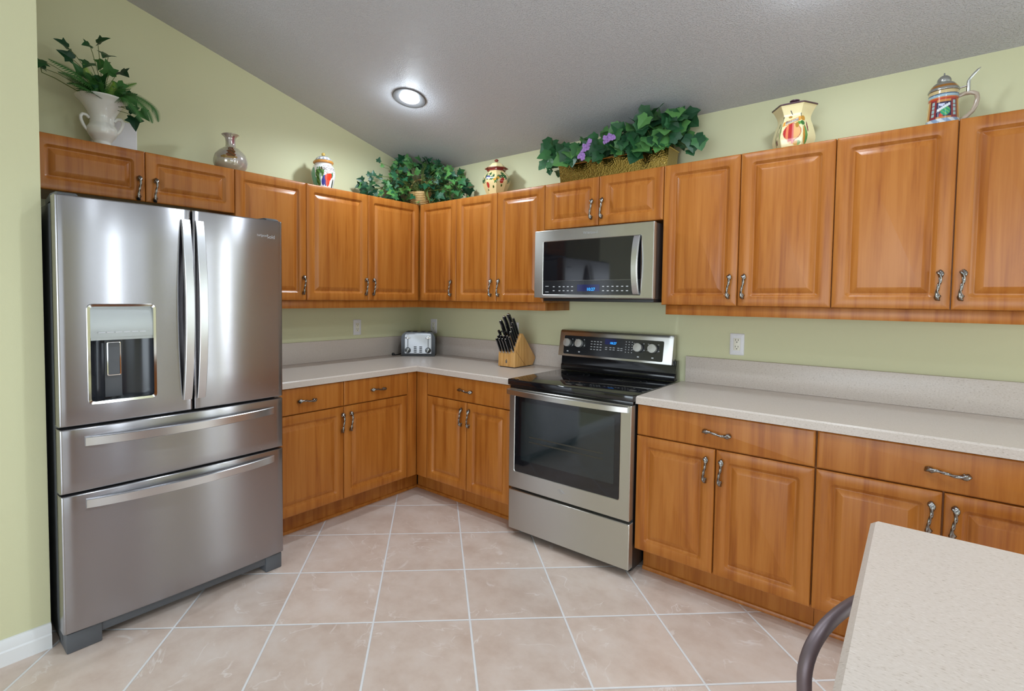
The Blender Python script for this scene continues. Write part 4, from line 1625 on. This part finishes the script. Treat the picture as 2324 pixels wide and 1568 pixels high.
painted('jar_body', pr2, jc, J2, paint2, jf, fn=f8)
f8b = polyfn(8, jf, 1.0)
obj('lid_rim', MB().lathe([(0.060, 0.1885), (0.066, 0.1895), (0.068, 0.200), (0.084, 0.205), (0.084, 0.2075), (0.060, 0.212)], jc, 64, fn=lambda th, z: f8b(th)), REDGLAZE, J2, angle=20)
l2 = obj('lid', MB().lathe(smoothprof([(0.060, 0.2122), (0.058, 0.222), (0.044, 0.240), (0.022, 0.251), (0.008, 0.2535)], 6), jc, 64, fn=lambda th, z: f8b(th)), CREAMGLAZE, J2, angle=20)
obj('lid_knob', MB().lathe(smoothprof([(0.007, 0.2537), (0.008, 0.258), (0.014, 0.262), (0.014, 0.268), (0.007, 0.2745), (0.001, 0.275)], 5), jc, 24), REDGLAZE, l2)

# hexagonal cookie jar
jc = (2.742, -0.165, ZS)
jf = facing(jc[0], jc[1]) - 0.12
J3 = thing('cookie_jar', jc, 'cream hexagonal cookie jar with a painted peach and flat plum lid', 'jar')
f6 = polyfn(6, jf-pi/6, 1.0)
pr3 = smoothprof([(0.066, 0.0), (0.072, 0.003), (0.086, 0.045), (0.088, 0.075), (0.076, 0.125), (0.068, 0.150), (0.070, 0.172), (0.084, 0.202), (0.092, 0.213)], 16)


def paint3(u, z):
    if abs(z-0.1395-0.020*(u-0.05)) < 0.010 and -0.50 < u < 0.52:
        return lin(222, 154, 58) if abs(z-0.1395-0.020*(u-0.05)) > 0.0068 or not -0.40 < u < 0.40 else lin(238, 226, 206)
    if blob(u, z, 0.30, 0.118, 0.10, 0.013) or blob(u, z, -0.12, 0.160, 0.13, 0.0055):
        return lin(176, 130, 44)
    if blob(u, z, 0.40, 0.126, 0.10, 0.008):
        return lin(92, 150, 64)
    if blob(u, z, 0.03, 0.088, 0.46, 0.042) or blob(u, z, -0.02, 0.058, 0.22, 0.026):
        d = ((u-0.03)/0.46)**2+((z-0.088)/0.042)**2
        if u < -0.30 or (-0.16 < u < 0.02 and z > 0.045):
            return lin(186, 40, 40)
        if u < -0.16:
            return lin(228, 128, 84)
        if 0.02 < u < 0.12:
            return lin(214, 116, 110)
        return lin(176, 92, 74) if d > 0.86 and u > 0 else lin(234, 176, 116)
    if blob(u, z, 0.28, 0.034, 0.20, 0.011):
        return lin(206, 150, 52) if u < 0.32 else lin(120, 152, 72)
    if blob(u, z, 0.74, 0.070, 0.17, 0.045):
        return lin(206, 140, 44) if u < 0.72 else lin(92, 146, 76)
    if blob(u, z, 0.62, 0.126, 0.16, 0.012):
        return lin(70, 140, 60) if sin(z*700) > -0.2 else lin(40, 90, 44)
    if blob(u, z, 0.72, 0.150, 0.20, 0.012):
        return lin(206, 146, 48)
    if blob(u, z, -0.60, 0.095, 0.07, 0.035):
        return lin(116, 160, 70)
    if blob(u, z, -0.95, 0.052, 0.10, 0.014) or blob(u, z, -0.85, 0.088, 0.05, 0.012) or blob(u, z, 0.98, 0.110, 0.06, 0.025):
        return lin(112, 34, 48)
    if blob(u, z, -0.92, 0.130, 0.12, 0.012) or blob(u, z, -1.1, 0.075, 0.05, 0.05):
        return lin(120, 118, 56)
    for a, b, cc, dd in ((-0.50, 0.165, -0.62, 0.140), (-0.10, 0.188, 0.02, 0.168), (0.52, 0.172, 0.58, 0.156)):
        t = ((u-a)*(cc-a)*0.0064+(z-b)*(dd-b))/(((cc-a)**2)*0.0064+(dd-b)**2)
        if 0 <= t <= 1:
            ex, ez = (u-a-t*(cc-a))*0.08, z-b-t*(dd-b)
            if ex*ex+ez*ez < 0.0022**2:
                return lin(52, 44, 44)
    return lin(236, 222, 172)


painted('jar_body', pr3, jc, J3, paint3, jf, n=336, fn=f6)
obj('lettering', MB().text('Biscotti', 0.017, wrap_text(jc, lambda z: radius_of(pr3)(z)*0.985, jf, 0.02, 0.1395, 0.22), 0.0005), simple('cookie_lettering', lin(56, 50, 96), 0.4), J3, smooth=False, recalc=False)
l3 = obj('lid', MB().lathe([(0.090, 0.2135), (0.096, 0.2145), (0.0965, 0.219), (0.085, 0.222), (0.080, 0.2245), (0.040, 0.235), (0.014, 0.238)], jc, 72, fn=lambda th, z: f6(th)), PURPLEGLAZE, J3, angle=20)
obj('lid_knob', MB().lathe(smoothprof([(0.012, 0.2382), (0.012, 0.243), (0.020, 0.247), (0.020, 0.252), (0.008, 0.256), (0.001, 0.256)], 5), jc, 28), PURPLEGLAZE, l3)

# beer stein
jc = (3.268, -0.150, ZS)
jf = facing(jc[0], jc[1]) + 0.05
J4 = thing('beer_stein', jc, 'painted stoneware beer stein with pewter lid and thumb lever, at the far right', 'stein')
pr4 = smoothprof([(0.056, 0.0), (0.058, 0.004), (0.054, 0.030), (0.050, 0.085), (0.047, 0.135), (0.0475, 0.150), (0.0465, 0.163)], 16)


def paint4(u, z):
    if z > 0.150:
        return lin(196, 172, 122)
    if z > 0.136:
        return lin(150, 178, 192) if z < 0.146 else lin(52, 74, 110)
    if z > 0.124:
        return lin(176, 62, 36) if z < 0.132 else lin(198, 120, 60)
    if z < 0.046:
        return lin(134, 156, 184) if sin(u*9+z*160) > -0.1 else lin(206, 214, 220)
    if abs(u) < 0.46 and 0.054 < z < 0.114:
        if z > 0.108 or abs(u) > 0.41:
            return lin(30, 18, 56)
        if abs((z-0.092)-0.030*u) < 0.0055:
            return lin(214, 220, 226)
        if blob(u, z, -0.14, 0.104, 0.20, 0.006):
            return lin(200, 206, 230)
        if blob(u, z, 0.10, 0.076, 0.30, 0.018):
            return lin(32, 146, 112) if sin(u*22+z*420) > -0.5 else lin(110, 176, 80)
        if blob(u, z, -0.16, 0.060, 0.12, 0.009):
            return lin(206, 66, 58)
        if blob(u, z, -0.26, 0.082, 0.10, 0.007):
            return lin(226, 172, 120)
        return lin(44, 36, 74)
    if 0.46 <= abs(u) < 0.92:
        k = (z-0.052)/0.0165
        if 0.60 < abs(u) < 0.80 and k % 1 > 0.25 and 0 < k < 4:
            return lin(150, 182, 184)
        return lin(132, 44, 46) if abs(u) < 0.88 else lin(70, 26, 34)
    if abs(u) < 1.15:
        return lin(190, 130, 66)
    return lin(206, 190, 140)


sb = painted('mug', pr4, jc, J4, paint4, jf)
capp = smoothprof([(0.0478, 0.1635), (0.050, 0.166), (0.049, 0.172), (0.046, 0.178), (0.036, 0.193), (0.030, 0.199), (0.022, 0.203), (0.023, 0.207), (0.021, 0.218), (0.012, 0.229), (0.004, 0.232), (0.0025, 0.240), (0.001, 0.243)], 6)


def paintcap(u, z):
    return lin(200, 138, 66) if 0.176 < z < 0.188 else lin(168, 168, 164)


ml = simple('x', (1, 1, 1, 1))
MLID = mat_attr('pewter_lid', 0.18, 0.2)
MLID.node_tree.nodes['Principled BSDF'].inputs['Metallic'].default_value = 0.75
bpy.data.materials.remove(ml)
cap_ = painted('lid', capp, jc, J4, paintcap, jf, n=96, mat=MLID)
hd = jf + R_(92)
hv = Vector((cos(hd), sin(hd), 0))
bc = Vector(jc)
hp = []
for r_, z_ in ((0.046, 0.140), (0.066, 0.146), (0.084, 0.146), (0.098, 0.138), (0.103, 0.120), (0.098, 0.095), (0.088, 0.070), (0.072, 0.052), (0.060, 0.045), (0.050, 0.040)):
    hp.append(bc + hv*r_ + Vector((0, 0, z_)))
hp2 = []
for a, b in zip(hp, hp[1:]):
    hp2 += [a, a.lerp(b, 0.5)]
hp2.append(hp[-1])
obj('handle', MB().tube(hp2, lambda i, th: 0.0078*(1+0.12*sin(3*th+i*1.3)), 14), STEINHANDLE, J4)
lev = MB()
lev.tube([bc+hv*0.044+Vector((0, 0, 0.170)), bc+hv*0.074+Vector((0, 0, 0.176))], 0.003, 10)
lev.tube([bc+hv*0.074+Vector((0, 0, 0.150)), bc+hv*0.074+Vector((0, 0, 0.192)), bc+hv*0.079+Vector((0, 0, 0.204)), bc+hv*0.088+Vector((0, 0, 0.216)), bc+hv*0.100+Vector((0, 0, 0.232)), bc+hv*0.108+Vector((0, 0, 0.240))],
         [0.007, 0.0062, 0.005, 0.0055, 0.0045, 0.001], 12)
obj('thumb_lever', lev, SPEWTER, cap_)

# lustre vase
vc = (0.205, -1.712, ZS)
vprof = smoothprof([(0.055, 0.0), (0.062, 0.002), (0.086, 0.035), (0.0925, 0.068), (0.082, 0.105), (0.052, 0.135), (0.030, 0.150), (0.0265, 0.172), (0.030, 0.200), (0.046, 0.216), (0.047, 0.219), (0.040, 0.2185), (0.024, 0.195), (0.020, 0.160)], 10)
vf = facing(vc[0], vc[1])


def paintv(u, z):
    q = 0.35*sin(z*300)+0.2*sin(u*9)
    if abs(u-0.02+0.3*(0.12-z)*2) < 0.26+0.14*q and 0.078 < z < 0.140:  # brown lustre patch, its reflection painted into the colour
        return lin(120, 70, 34) if sin(u*14+z*260) > -0.45 else lin(84, 66, 26)
    if blob(u, z, 0.55, 0.185, 0.30, 0.024):
        return lin(150, 96, 100)
    if blob(u, z, -0.1, 0.076, 0.5, 0.010):
        return lin(160, 128, 70)
    return lin(190, 184, 164) if sin(z*60+u*1.5) > 0 else lin(182, 172, 164)


MV = mat_attr('lustre_glaze', 0.10, 0.6)
MV.node_tree.nodes['Principled BSDF'].inputs['Metallic'].default_value = 0.35
va = painted('lustre_vase', vprof, vc, None, paintv, vf, mat=MV)
tag(va, 'round iridescent pottery vase with flared neck and brown lustre patch with painted-in reflection, above the fridge end', 'vase')

# ------------------------------------------------------------------ foliage
LEAFP = [(0, 0.0), (0.16, -0.13), (0.40, -0.10), (0.36, 0.10), (0.60, 0.34), (0.30, 0.44), (0.17, 0.72), (0, 1.0)]


BROADP = [(0, 0.0), (0.18, -0.17), (0.48, -0.14), (0.50, 0.08), (0.66, 0.36), (0.44, 0.50), (0.26, 0.78), (0, 1.0)]


def leaf(mb, base, d, nrm, size, fold=0.18, curl=0.12, prof=LEAFP):
    d = Vector(d).normalized()
    nrm = Vector(nrm)
    nrm = (nrm - d*nrm.dot(d)).normalized()
    sd = d.cross(nrm)
    base = Vector(base)

    def pt(x, y):
        return base + sd*(x*size) + d*(y*size) + nrm*(size*(abs(x)*fold*1.0 - curl*y*y))
    c_ = mb.bm.verts.new(pt(0, 0.34))
    b0 = mb.bm.verts.new(pt(0, 0))
    tip = mb.bm.verts.new(pt(0, 1.0))
    for sg in (1, -1):
        vs = [b0] + [mb.bm.verts.new(pt(sg*x, y)) for x, y in prof[1:-1]] + [tip]
        for a, b in zip(vs, vs[1:]):
            mb.bm.faces.new((c_, a, b) if sg > 0 else (c_, b, a))


def frond(mb, pts, width, up_=(0, 0, 1), n=13):
    """feather leaf along a smooth curve through pts"""
    P_ = [Vector(p) for p in pts]
    cur = []
    Q = [P_[0]] + P_ + [P_[-1]]
    for s in range(len(P_)-1):
        p0, p1, p2, p3 = Q[s:s+4]
        for i in range(n):
            t = i/n
            cur.append(0.5*((2*p1) + (p2-p0)*t + (2*p0-5*p1+4*p2-p3)*t*t + (3*p1-p0-3*p2+p3)*t**3))
    cur.append(P_[-1])
    m = len(cur)
    up_ = Vector(up_)
    prev = None
    for i, p in enumerate(cur):
        t = (cur[min(i+1, m-1)]-cur[max(i-1, 0)]).normalized()
        sd = t.cross(up_).normalized()
        nr = sd.cross(t)
        a = i/(m-1)
        w_ = width*min(1.0, (0.25+a*3.2))*max(0.0, (1-a))**0.65
        row = [mb.bm.verts.new(p-sd*0.0012), mb.bm.verts.new(p+sd*0.0012)]
        if prev:
            mb.bm.faces.new((prev[0], prev[1], row[1], row[0]))
            if a > 0.08:
                for sg, q0, q1 in ((-1, prev[0], row[0]), (1, prev[1], row[1])):
                    tipv = mb.bm.verts.new(p + sd*(sg*w_) + t*(w_*0.55) - nr*(0.22*w_))
                    mb.bm.faces.new((q0, q1, tipv) if sg > 0 else (q1, q0, tipv))
        prev = row


def stem_tube(mb, pts, r=0.0016):
    return mb.tube(pts, r, 6)


# white urn with fern and ivy arrangement above the fridge
uc = Vector((0.170, -2.327, ZS))
UR = thing('urn_arrangement', uc, 'white two-handled urn of artificial fern and ivy above the fridge', 'potted plant')
upf = smoothprof([(0.046, 0.0), (0.047, 0.010), (0.040, 0.022), (0.036, 0.040), (0.044, 0.055), (0.060, 0.078), (0.064, 0.104), (0.055, 0.124), (0.052, 0.132), (0.052, 0.160), (0.064, 0.188), (0.088, 0.226), (0.107, 0.245), (0.109, 0.250), (0.104, 0.2495), (0.080, 0.222), (0.062, 0.205)], 8)
ub = obj('urn', MB().lathe(upf, uc, 64), WHITEGLAZE, UR)
obj('moss', MB().lathe([(0.002, 0.222), (0.040, 0.226), (0.070, 0.219)], uc, 32), SOIL, UR)
uf = facing(uc.x, uc.y)
for sg in (-1, 1):
    hv = Vector((cos(uf+sg*R_(82)), sin(uf+sg*R_(82)), 0))
    hp = [uc + hv*r_ + Vector((0, 0, z_)) for r_, z_ in ((0.050, 0.150), (0.064, 0.163), (0.078, 0.164), (0.086, 0.152), (0.084, 0.134), (0.076, 0.114), (0.066, 0.098), (0.058, 0.090))]
    hh = []
    for a, b in zip(hp, hp[1:]):
        hh += [a, a.lerp(b, .5)]
    hh.append(hp[-1])
    obj('handle', MB().tube(hh, 0.0075, 12), WHITEGLAZE, ub)
top = uc + Vector((0, 0, 0.232))
FRD = [([(0.02, -0.01, 0.0), (0.08, -0.10, 0.075), (0.10, -0.225, 0.110)], 0.048), ([(0.03, -0.02, 0.0), (0.11, -0.09, 0.045), (0.14, -0.185, 0.055)], 0.046),
       ([(0.05, -0.03, 0.0), (0.11, -0.07, 0.012), (0.14, -0.150, 0.016)], 0.040), ([(-0.02, -0.02, 0.0), (-0.02, -0.10, 0.09), (-0.01, -0.17, 0.10)], 0.045),
       ([(0.02, 0.02, 0.0), (0.07, 0.10, 0.055), (0.08, 0.20, 0.02), (0.08, 0.225, -0.05)], 0.044), ([(0.04, 0.02, 0.0), (0.10, 0.08, 0.035), (0.12, 0.155, -0.01), (0.12, 0.185, -0.075)], 0.046),
       ([(0.05, 0.02, 0.0), (0.11, 0.06, 0.02), (0.13, 0.115, -0.04), (0.13, 0.130, -0.085)], 0.042), ([(0.0, 0.03, 0.0), (-0.01, 0.10, 0.08), (0.0, 0.16, 0.06)], 0.042),
       ([(0.05, -0.01, 0.0), (0.10, -0.02, 0.06), (0.13, -0.04, 0.085)], 0.042)]
rf = random.Random(3)
for k in range(16):
    a_ = rf.uniform(-1.0, 1.0)
    ln = rf.uniform(0.12, 0.20)
    dy = -1 if k % 2 else 1
    dy *= 0.25+0.75*abs(a_)
    hz = rf.uniform(0.02, 0.11) if dy < 0 else rf.uniform(0.0, 0.09)
    FRD.append(([(0.02, 0.02*dy, 0.0), (0.03+0.05*rf.random(), 0.55*ln*dy, 0.35*hz+0.035), (0.05+0.07*rf.random(), ln*dy, hz)], rf.uniform(0.034, 0.048)))
for pts, w_ in FRD:
    mb = MB()
    frond(mb, [top+Vector(p) for p in pts], w_*1.25, (0.75, -0.25, 0.62))
    obj('fern_frond', mb, FERN, UR, smooth=False, recalc=False)
mb = MB()
for pts, w_ in (([(0.03, -0.01, 0.0), (0.05, -0.05, 0.08), (0.06, -0.085, 0.145)], 0.036), ([(0.03, 0.01, 0.0), (0.05, 0.07, 0.08), (0.06, 0.135, 0.125)], 0.032), ([(0.04, 0.0, 0.0), (0.07, 0.02, 0.06), (0.09, 0.03, 0.09)], 0.034)):
    frond(mb, [top+Vector(p) for p in pts], w_*1.2, (0.85, -0.2, 0.4), n=16)
obj('lime_leaves', mb, LIME, UR, smooth=False, recalc=False)
rng = random.Random(5)
mb, ms = MB(), MB()
SPR = [((0.0, -0.012, 0.285), 0.050), ((0.0, -0.045, 0.265), 0.036), ((0.01, 0.03, 0.240), 0.056), ((0.0, 0.015, 0.205), 0.050), ((0.02, -0.135, 0.215), 0.048), ((0.0, -0.115, 0.175), 0.048),
       ((0.03, -0.245, 0.120), 0.056), ((0.03, -0.225, 0.085), 0.040), ((0.04, -0.055, 0.165), 0.05), ((0.04, 0.07, 0.165), 0.052), ((0.05, 0.02, 0.13), 0.055), ((0.06, 0.05, 0.10), 0.055),
       ((0.06, -0.05, 0.10), 0.055), ((0.08, 0.115, -0.055), 0.054), ((0.09, 0.09, -0.03), 0.04), ((0.07, -0.01, 0.06), 0.06), ((0.05, 0.09, 0.06), 0.055), ((0.05, -0.09, 0.09), 0.05), ((0.09, 0.14, -0.02), 0.045)]
for p, s_ in SPR:
    q = top + Vector(p)
    out_ = Vector(p).normalized()
    d = Vector((rng.uniform(0.1, 0.5), out_.y*0.6+rng.uniform(-.5, .5), rng.uniform(-0.9, 0.5)))
    leaf(mb, q, d, (0.8, rng.uniform(-.5, .2), rng.uniform(0.1, .7)), s_*1.35, 0.22, 0.2)
    mid = top + Vector((p[0]*0.3+0.01, p[1]*0.25, p[2]*0.45))
    stem_tube(ms, [top+Vector((0.01, 0, -0.01)), mid, q.lerp(mid, 0.3)+Vector((0, 0, 0.008)), q], 0.0015)
obj('ivy_leaves', mb, FERN, UR, smooth=False, recalc=False)
stem_tube(ms, [top, top+Vector((0.03, -0.10, 0.02)), top+Vector((0.03, -0.19, 0.055)), top+Vector((0.03, -0.235, 0.065)), top+Vector((0.03, -0.242, 0.105))], 0.0022)
obj('stems', ms, STEM, UR)

# ivy in a wicker basket in the corner
bc = Vector((0.250, -0.250, ZS))
IV = thing('ivy_basket', bc, 'bushy artificial ivy in a wicker basket on the cabinets in the corner', 'potted plant')
bf = facing(bc.x, bc.y)
mb = MB()
mb.lathe([(0.062, 0.0), (0.066, 0.004), (0.078, 0.085), (0.084, 0.105), (0.080, 0.112), (0.070, 0.100), (0.060, 0.09)], bc, 64, fn=lambda th, z: 1+0.018*sin(32*th+(pi if int(z/0.012) % 2 else 0)))
bk = obj('basket', mb, WICKER, IV, angle=60)
mb = MB()
for k in range(9):
    zr = 0.006+k*0.0125
    rr = 0.066+0.014*zr/0.1+0.002
    mb.tube([bc+Vector((rr*cos(a*pi/20), rr*sin(a*pi/20), zr)) for a in range(41)], 0.0034, 6, cap=False)
obj('weave', mb, WICKER, bk)
mb = MB()
fx_ = Vector((cos(bf+pi/2), sin(bf+pi/2), 0))
mb.tube([bc+fx_*(0.080*cos(a*pi/16))+Vector((0, 0, 0.10+0.115*sin(a*pi/16))) for a in range(17)], 0.006, 8)
obj('basket_handle', mb, WICKER, bk)
obj('moss', MB().lathe([(0.002, 0.100), (0.066, 0.096)], bc, 24), SOIL, IV)
rng = random.Random(21)
mb, ms = MB(), MB()


def hprof(u):
    """height of the bush above the cabinet top along the two walls (u<0 left run, u>0 right run)"""
    a = abs(u)
    base = 0.345*math.exp(-(a/0.36)**2) + 0.10
    return base if a < 0.52 else base*max(0.2, 1-(a-0.52)/0.14)


def on_run(u, d):
    """point on the L-shaped cabinet top; d = distance from the wall"""
    return Vector((d, -(0.20-u), 0)) if u < -0.10 else (Vector((0.20+u, -d, 0)) if u > 0.10 else Vector((0.20+u*0.9, -0.22+u*0.9, 0)))


for k in range(260):
    u = max(-0.50, min(0.45, rng.gauss(0, 0.27)))
    d = rng.uniform(0.07, 0.32)
    p = on_run(u, d)
    if abs(u) <= 0.10:
        cdir = Vector((1, -1, 0)).normalized()
        p = Vector((0.20+u, -0.20+u, 0)) + cdir*rng.uniform(-0.05, 0.16)
    hmax = hprof(u)
    z = 0.02 + (hmax-0.02)*rng.random()**0.75
    p.z = ZS + z
    p.x, p.y = max(p.x, 0.045), min(p.y, -0.045)
    if p.z > zceil(p.y)-0.05:
        p.z = zceil(p.y)-0.05-rng.random()*0.05
    out_ = Vector((p.x-bc.x, p.y-bc.y, 0.35*(z-0.15)))
    d_ = out_.normalized()*0.8 + Vector((rng.uniform(-.6, .7), rng.uniform(-.7, .6), rng.uniform(-0.9, 0.35)))
    nrm = Vector((0.75+rng.uniform(-.4, .4), -0.65+rng.uniform(-.4, .4), rng.uniform(-0.2, 0.9)))
    s_ = rng.uniform(0.042, 0.074)
    tip = p + d_.normalized()*s_
    if tip.x < 0.012 or tip.y > -0.012:
        continue
    if p.z + s_ < ZT + 0.075 and (max(tip.x, p.x) > 0.31 and min(tip.y, p.y) < -0.31):
        continue
    if tip.z < ZS+0.006:
        d_.z = abs(d_.z)
    leaf(mb, p, d_, nrm, s_, 0.2, 0.18)
    if k % 4 == 0:
        root = bc + Vector((rng.uniform(-.03, .03), rng.uniform(-.03, .03), 0.10))
        m_ = root.lerp(p, 0.5) + Vector((0, 0, 0.06*rng.random()))
        stem_tube(ms, [root, root.lerp(m_, .6)+Vector((0, 0, .012)), m_, p], 0.0014)
# free sprigs on the left, top and right
for p, s_ in (((0.18, -0.610, 2.375), .040), ((0.18, -0.570, 2.345), .034), ((0.19, -0.665, 2.265), .040), ((0.19, -0.700, 2.255), .042), ((0.20, -0.690, 2.225), .040), ((0.2, -0.70, 2.15), .052), ((0.20, -0.50, 2.335), .045),
              ((0.54, -0.19, 2.335), .042), ((0.50, -0.18, 2.325), .048), ((0.62, -0.18, 2.20), .050), ((0.645, -0.19, 2.165), .050), ((0.655, -0.21, 2.135), .045), ((0.60, -0.2, 2.21), .05), ((0.57, -0.2, 2.17), .05)):
    p = Vector(p)
    leaf(mb, p, (rng.uniform(-.2, .3), rng.uniform(-.5, .2), rng.uniform(-.2, .8)), (0.8, -0.6, rng.uniform(-.1, .5)), s_, 0.15, 0.15)
    root = bc + Vector((0, 0, 0.12))
    stem_tube(ms, [root, root.lerp(p, .45)+Vector((0, 0, .05)), root.lerp(p, .8)+Vector((0, 0, .02)), p], 0.0015)
obj('ivy_leaves', mb, IVY, IV, smooth=False, recalc=False)
for k in range(5):
    a = Vector((0.27+0.02*k, -0.25-0.004*k, ZS+0.30-0.03*k))
    stem_tube(ms, [a, a+Vector((0.03, -0.03, -0.09)), a+Vector((0.065, -0.035, -0.18)), a+Vector((0.075+0.01*k, -0.03, -0.26+0.03*k))], 0.0022)
obj('stems', ms, STEM, IV)

# brass planter above the microwave
PL = thing('brass_planter', (1.83, -0.15, ZS), 'long hammered brass planter of ivy and lilac flowers above the microwave', 'potted plant')
px0, px1, py0, py1, ph = 1.485, 2.172, -0.225, -0.075, 0.128
mb = MB()
mb.rings([xr for xr in [
    [Vector((x, y, ZS)) for x, y in ((px0+0.012, py0+0.010), (px1-0.012, py0+0.010), (px1-0.012, py1-0.010), (px0+0.012, py1-0.010))],
    [Vector((x, y, ZS+ph)) for x, y in ((px0, py0), (px1, py0), (px1, py1), (px0, py1))],
    [Vector((x, y, ZS+ph)) for x, y in ((px0+0.004, py0+0.004), (px1-0.004, py0+0.004), (px1-0.004, py1-0.004), (px0+0.004, py1-0.004))],
    [Vector((x, y, ZS+ph-0.03)) for x, y in ((px0+0.008, py0+0.008), (px1-0.008, py0+0.008), (px1-0.008, py1-0.008), (px0+0.008, py1-0.008))]]])
tr = obj('trough', mb, HAMMERED, PL, angle=25)
mb = MB()
rimp = [(px0, py0), (px1, py0), (px1, py1), (px0, py1), (px0, py0)]
for (a, b), (c_, d) in zip(rimp, rimp[1:]):
    mb.tube([(a, b, ZS+ph), (c_, d, ZS+ph)], 0.0045, 10)
obj('rim', mb, BRASS, tr)
obj('moss', MB().box(px0+0.009, px1-0.009, py0+0.009, py1-0.009, ZS+ph-0.028, ZS+ph-0.010), SOIL, PL)
rng = random.Random(8)
mb, ms = MB(), MB()


def pheight(x):
    """top of the foliage above the cabinet along the planter"""
    pts = [(1.34, 0.22), (1.42, 0.28), (1.52, 0.27), (1.60, 0.31), (1.75, 0.29), (1.85, 0.29), (1.93, 0.33), (2.05, 0.375), (2.15, 0.375), (2.24, 0.30), (2.30, 0.19)]
    for (a, b), (c_, d) in zip(pts, pts[1:]):
        if a <= x <= c_:
            return b+(d-b)*(x-a)/(c_-a)
    return 0.2


for k in range(230):
    x = rng.uniform(1.42, 2.23) if k < 150 else rng.uniform(1.88, 2.24)
    y = rng.uniform(-0.28, -0.07)
    h_ = pheight(x)
    lo = 0.115 if px0 < x < px1 else 0.10
    z = lo + (h_-lo-0.02)*rng.random()**0.7
    p = Vector((x, y, min(ZS+z, zceil(y)-0.045)))
    s_ = rng.uniform(0.052, 0.095)
    d_ = Vector(((x-1.83)*0.7+rng.uniform(-.7, .7), rng.uniform(-1.0, 0.25), rng.uniform(-1.0, 0.35)))
    nrm = Vector((0.35+rng.uniform(-.5, .5), -0.85+rng.uniform(-.3, .3), rng.uniform(-0.1, 0.9)))
    tip = p+d_.normalized()*s_
    if tip.z < ZS+0.085 and tip.y > -0.33 and px0-0.02 < tip.x < px1+0.02 and x < 1.95:
        continue
    if tip.z < ZS+0.045 or tip.y > -0.012:
        continue
    if px0-0.02 < tip.x < px1+0.02 and min(tip.z, p.z-0.2*s_) < ZS+ph+0.012 and max(tip.y, p.y) > py0-0.02:
        p.y = py0-0.035-0.03*rng.random()
        d_.y = -0.35
        d_.z = min(d_.z, -0.2)
    leaf(mb, p, d_, nrm, s_, 0.22, 0.2, BROADP)
    if k % 4 == 0:
        root = Vector((min(max(x+rng.uniform(-.08, .08), px0+0.03), px1-0.03), -0.15, ZS+ph-0.012))
        m_ = root.lerp(p, .55)+Vector((0, 0, 0.03))
        stem_tube(ms, [root, root.lerp(m_, .6)+Vector((0, 0, .01)), m_, p], 0.0017)
for p, d_, s_ in (((1.375, -0.17, 2.37), (-.6, -.2, -.5), .085), ((1.42, -0.20, 2.39), (-.2, -.5, -.6), .09), ((1.40, -0.19, 2.31), (-.3, -.3, -.9), .08), ((1.43, -0.20, 2.335), (.3, -.4, -.8), .085), ((1.345, -0.17, 2.265), (-.6, -.2, -.5), .06), ((1.385, -0.17, 2.24), (-.1, -.3, -.8), .04),
                  ((1.39, -.18, 2.21), (.2, -.2, -.9), .035), ((1.755, -0.17, 2.395), (.7, -.4, -.2), .05), ((2.245, -0.17, 2.375), (.9, -.1, .25), .07), ((2.285, -0.18, 2.255), (.1, -.3, -.9), .095), ((2.31, -0.18, 2.235), (.3, -.2, -.8), .07), ((2.265, -0.18, 2.185), (.5, -.2, -.6), .045),
                  ((2.17, -0.2, 2.385), (.7, -.3, -.7), .095), ((2.20, -0.2, 2.34), (.4, -.3, -.9), .10), ((2.13, -.22, 2.30), (.2, -.3, -1), .10)):
    p = Vector(p)
    leaf(mb, p, d_, (0.3, -0.9, 0.4), s_, 0.2, 0.2, BROADP)
    root = Vector((min(max(p.x, px0+0.03), px1-0.03), -0.15, ZS+ph-0.01))
    stem_tube(ms, [root, root.lerp(p, .4)+Vector((0, 0, .06)), root.lerp(p, .8)+Vector((0, 0, .03)), p], 0.0018)
for q in mb.bm.verts[:] + ms.bm.verts[:]:
    q.co.z = min(q.co.z, zceil(q.co.y)-0.006)
obj('ivy_leaves', mb, IVYBIG, PL, smooth=False, recalc=False)
obj('stems', ms, STEM, PL)
for cl in (((1.690, 2.262), (1.70, 2.245), (1.717, 2.298), (1.712, 2.275), (1.738, 2.308), (1.748, 2.318), (1.70, 2.228), (1.688, 2.240), (1.728, 2.285)), ((1.838, 2.300), (1.848, 2.318), (1.868, 2.328), (1.886, 2.318), (1.856, 2.300), (1.872, 2.308), (1.895, 2.308))):
    mb = MB()
    for x, z in cl:
        c0 = Vector((x+rng.uniform(-.004, .004), -0.318+rng.uniform(-.012, .012), z-0.022))
        for q in range(5):
            a = q*2*pi/5+rng.random()
            mb.sphere(c0+Vector((0.0075*cos(a), -0.003*(q % 2), 0.0075*sin(a))), 0.0085, 1, 0.55, 1, 8, 6)
        mb.sphere(c0+Vector((0, -0.004, 0)), 0.0035, 1, 1, 1, 6, 4)
    obj('flower_cluster', mb, LILAC, PL)
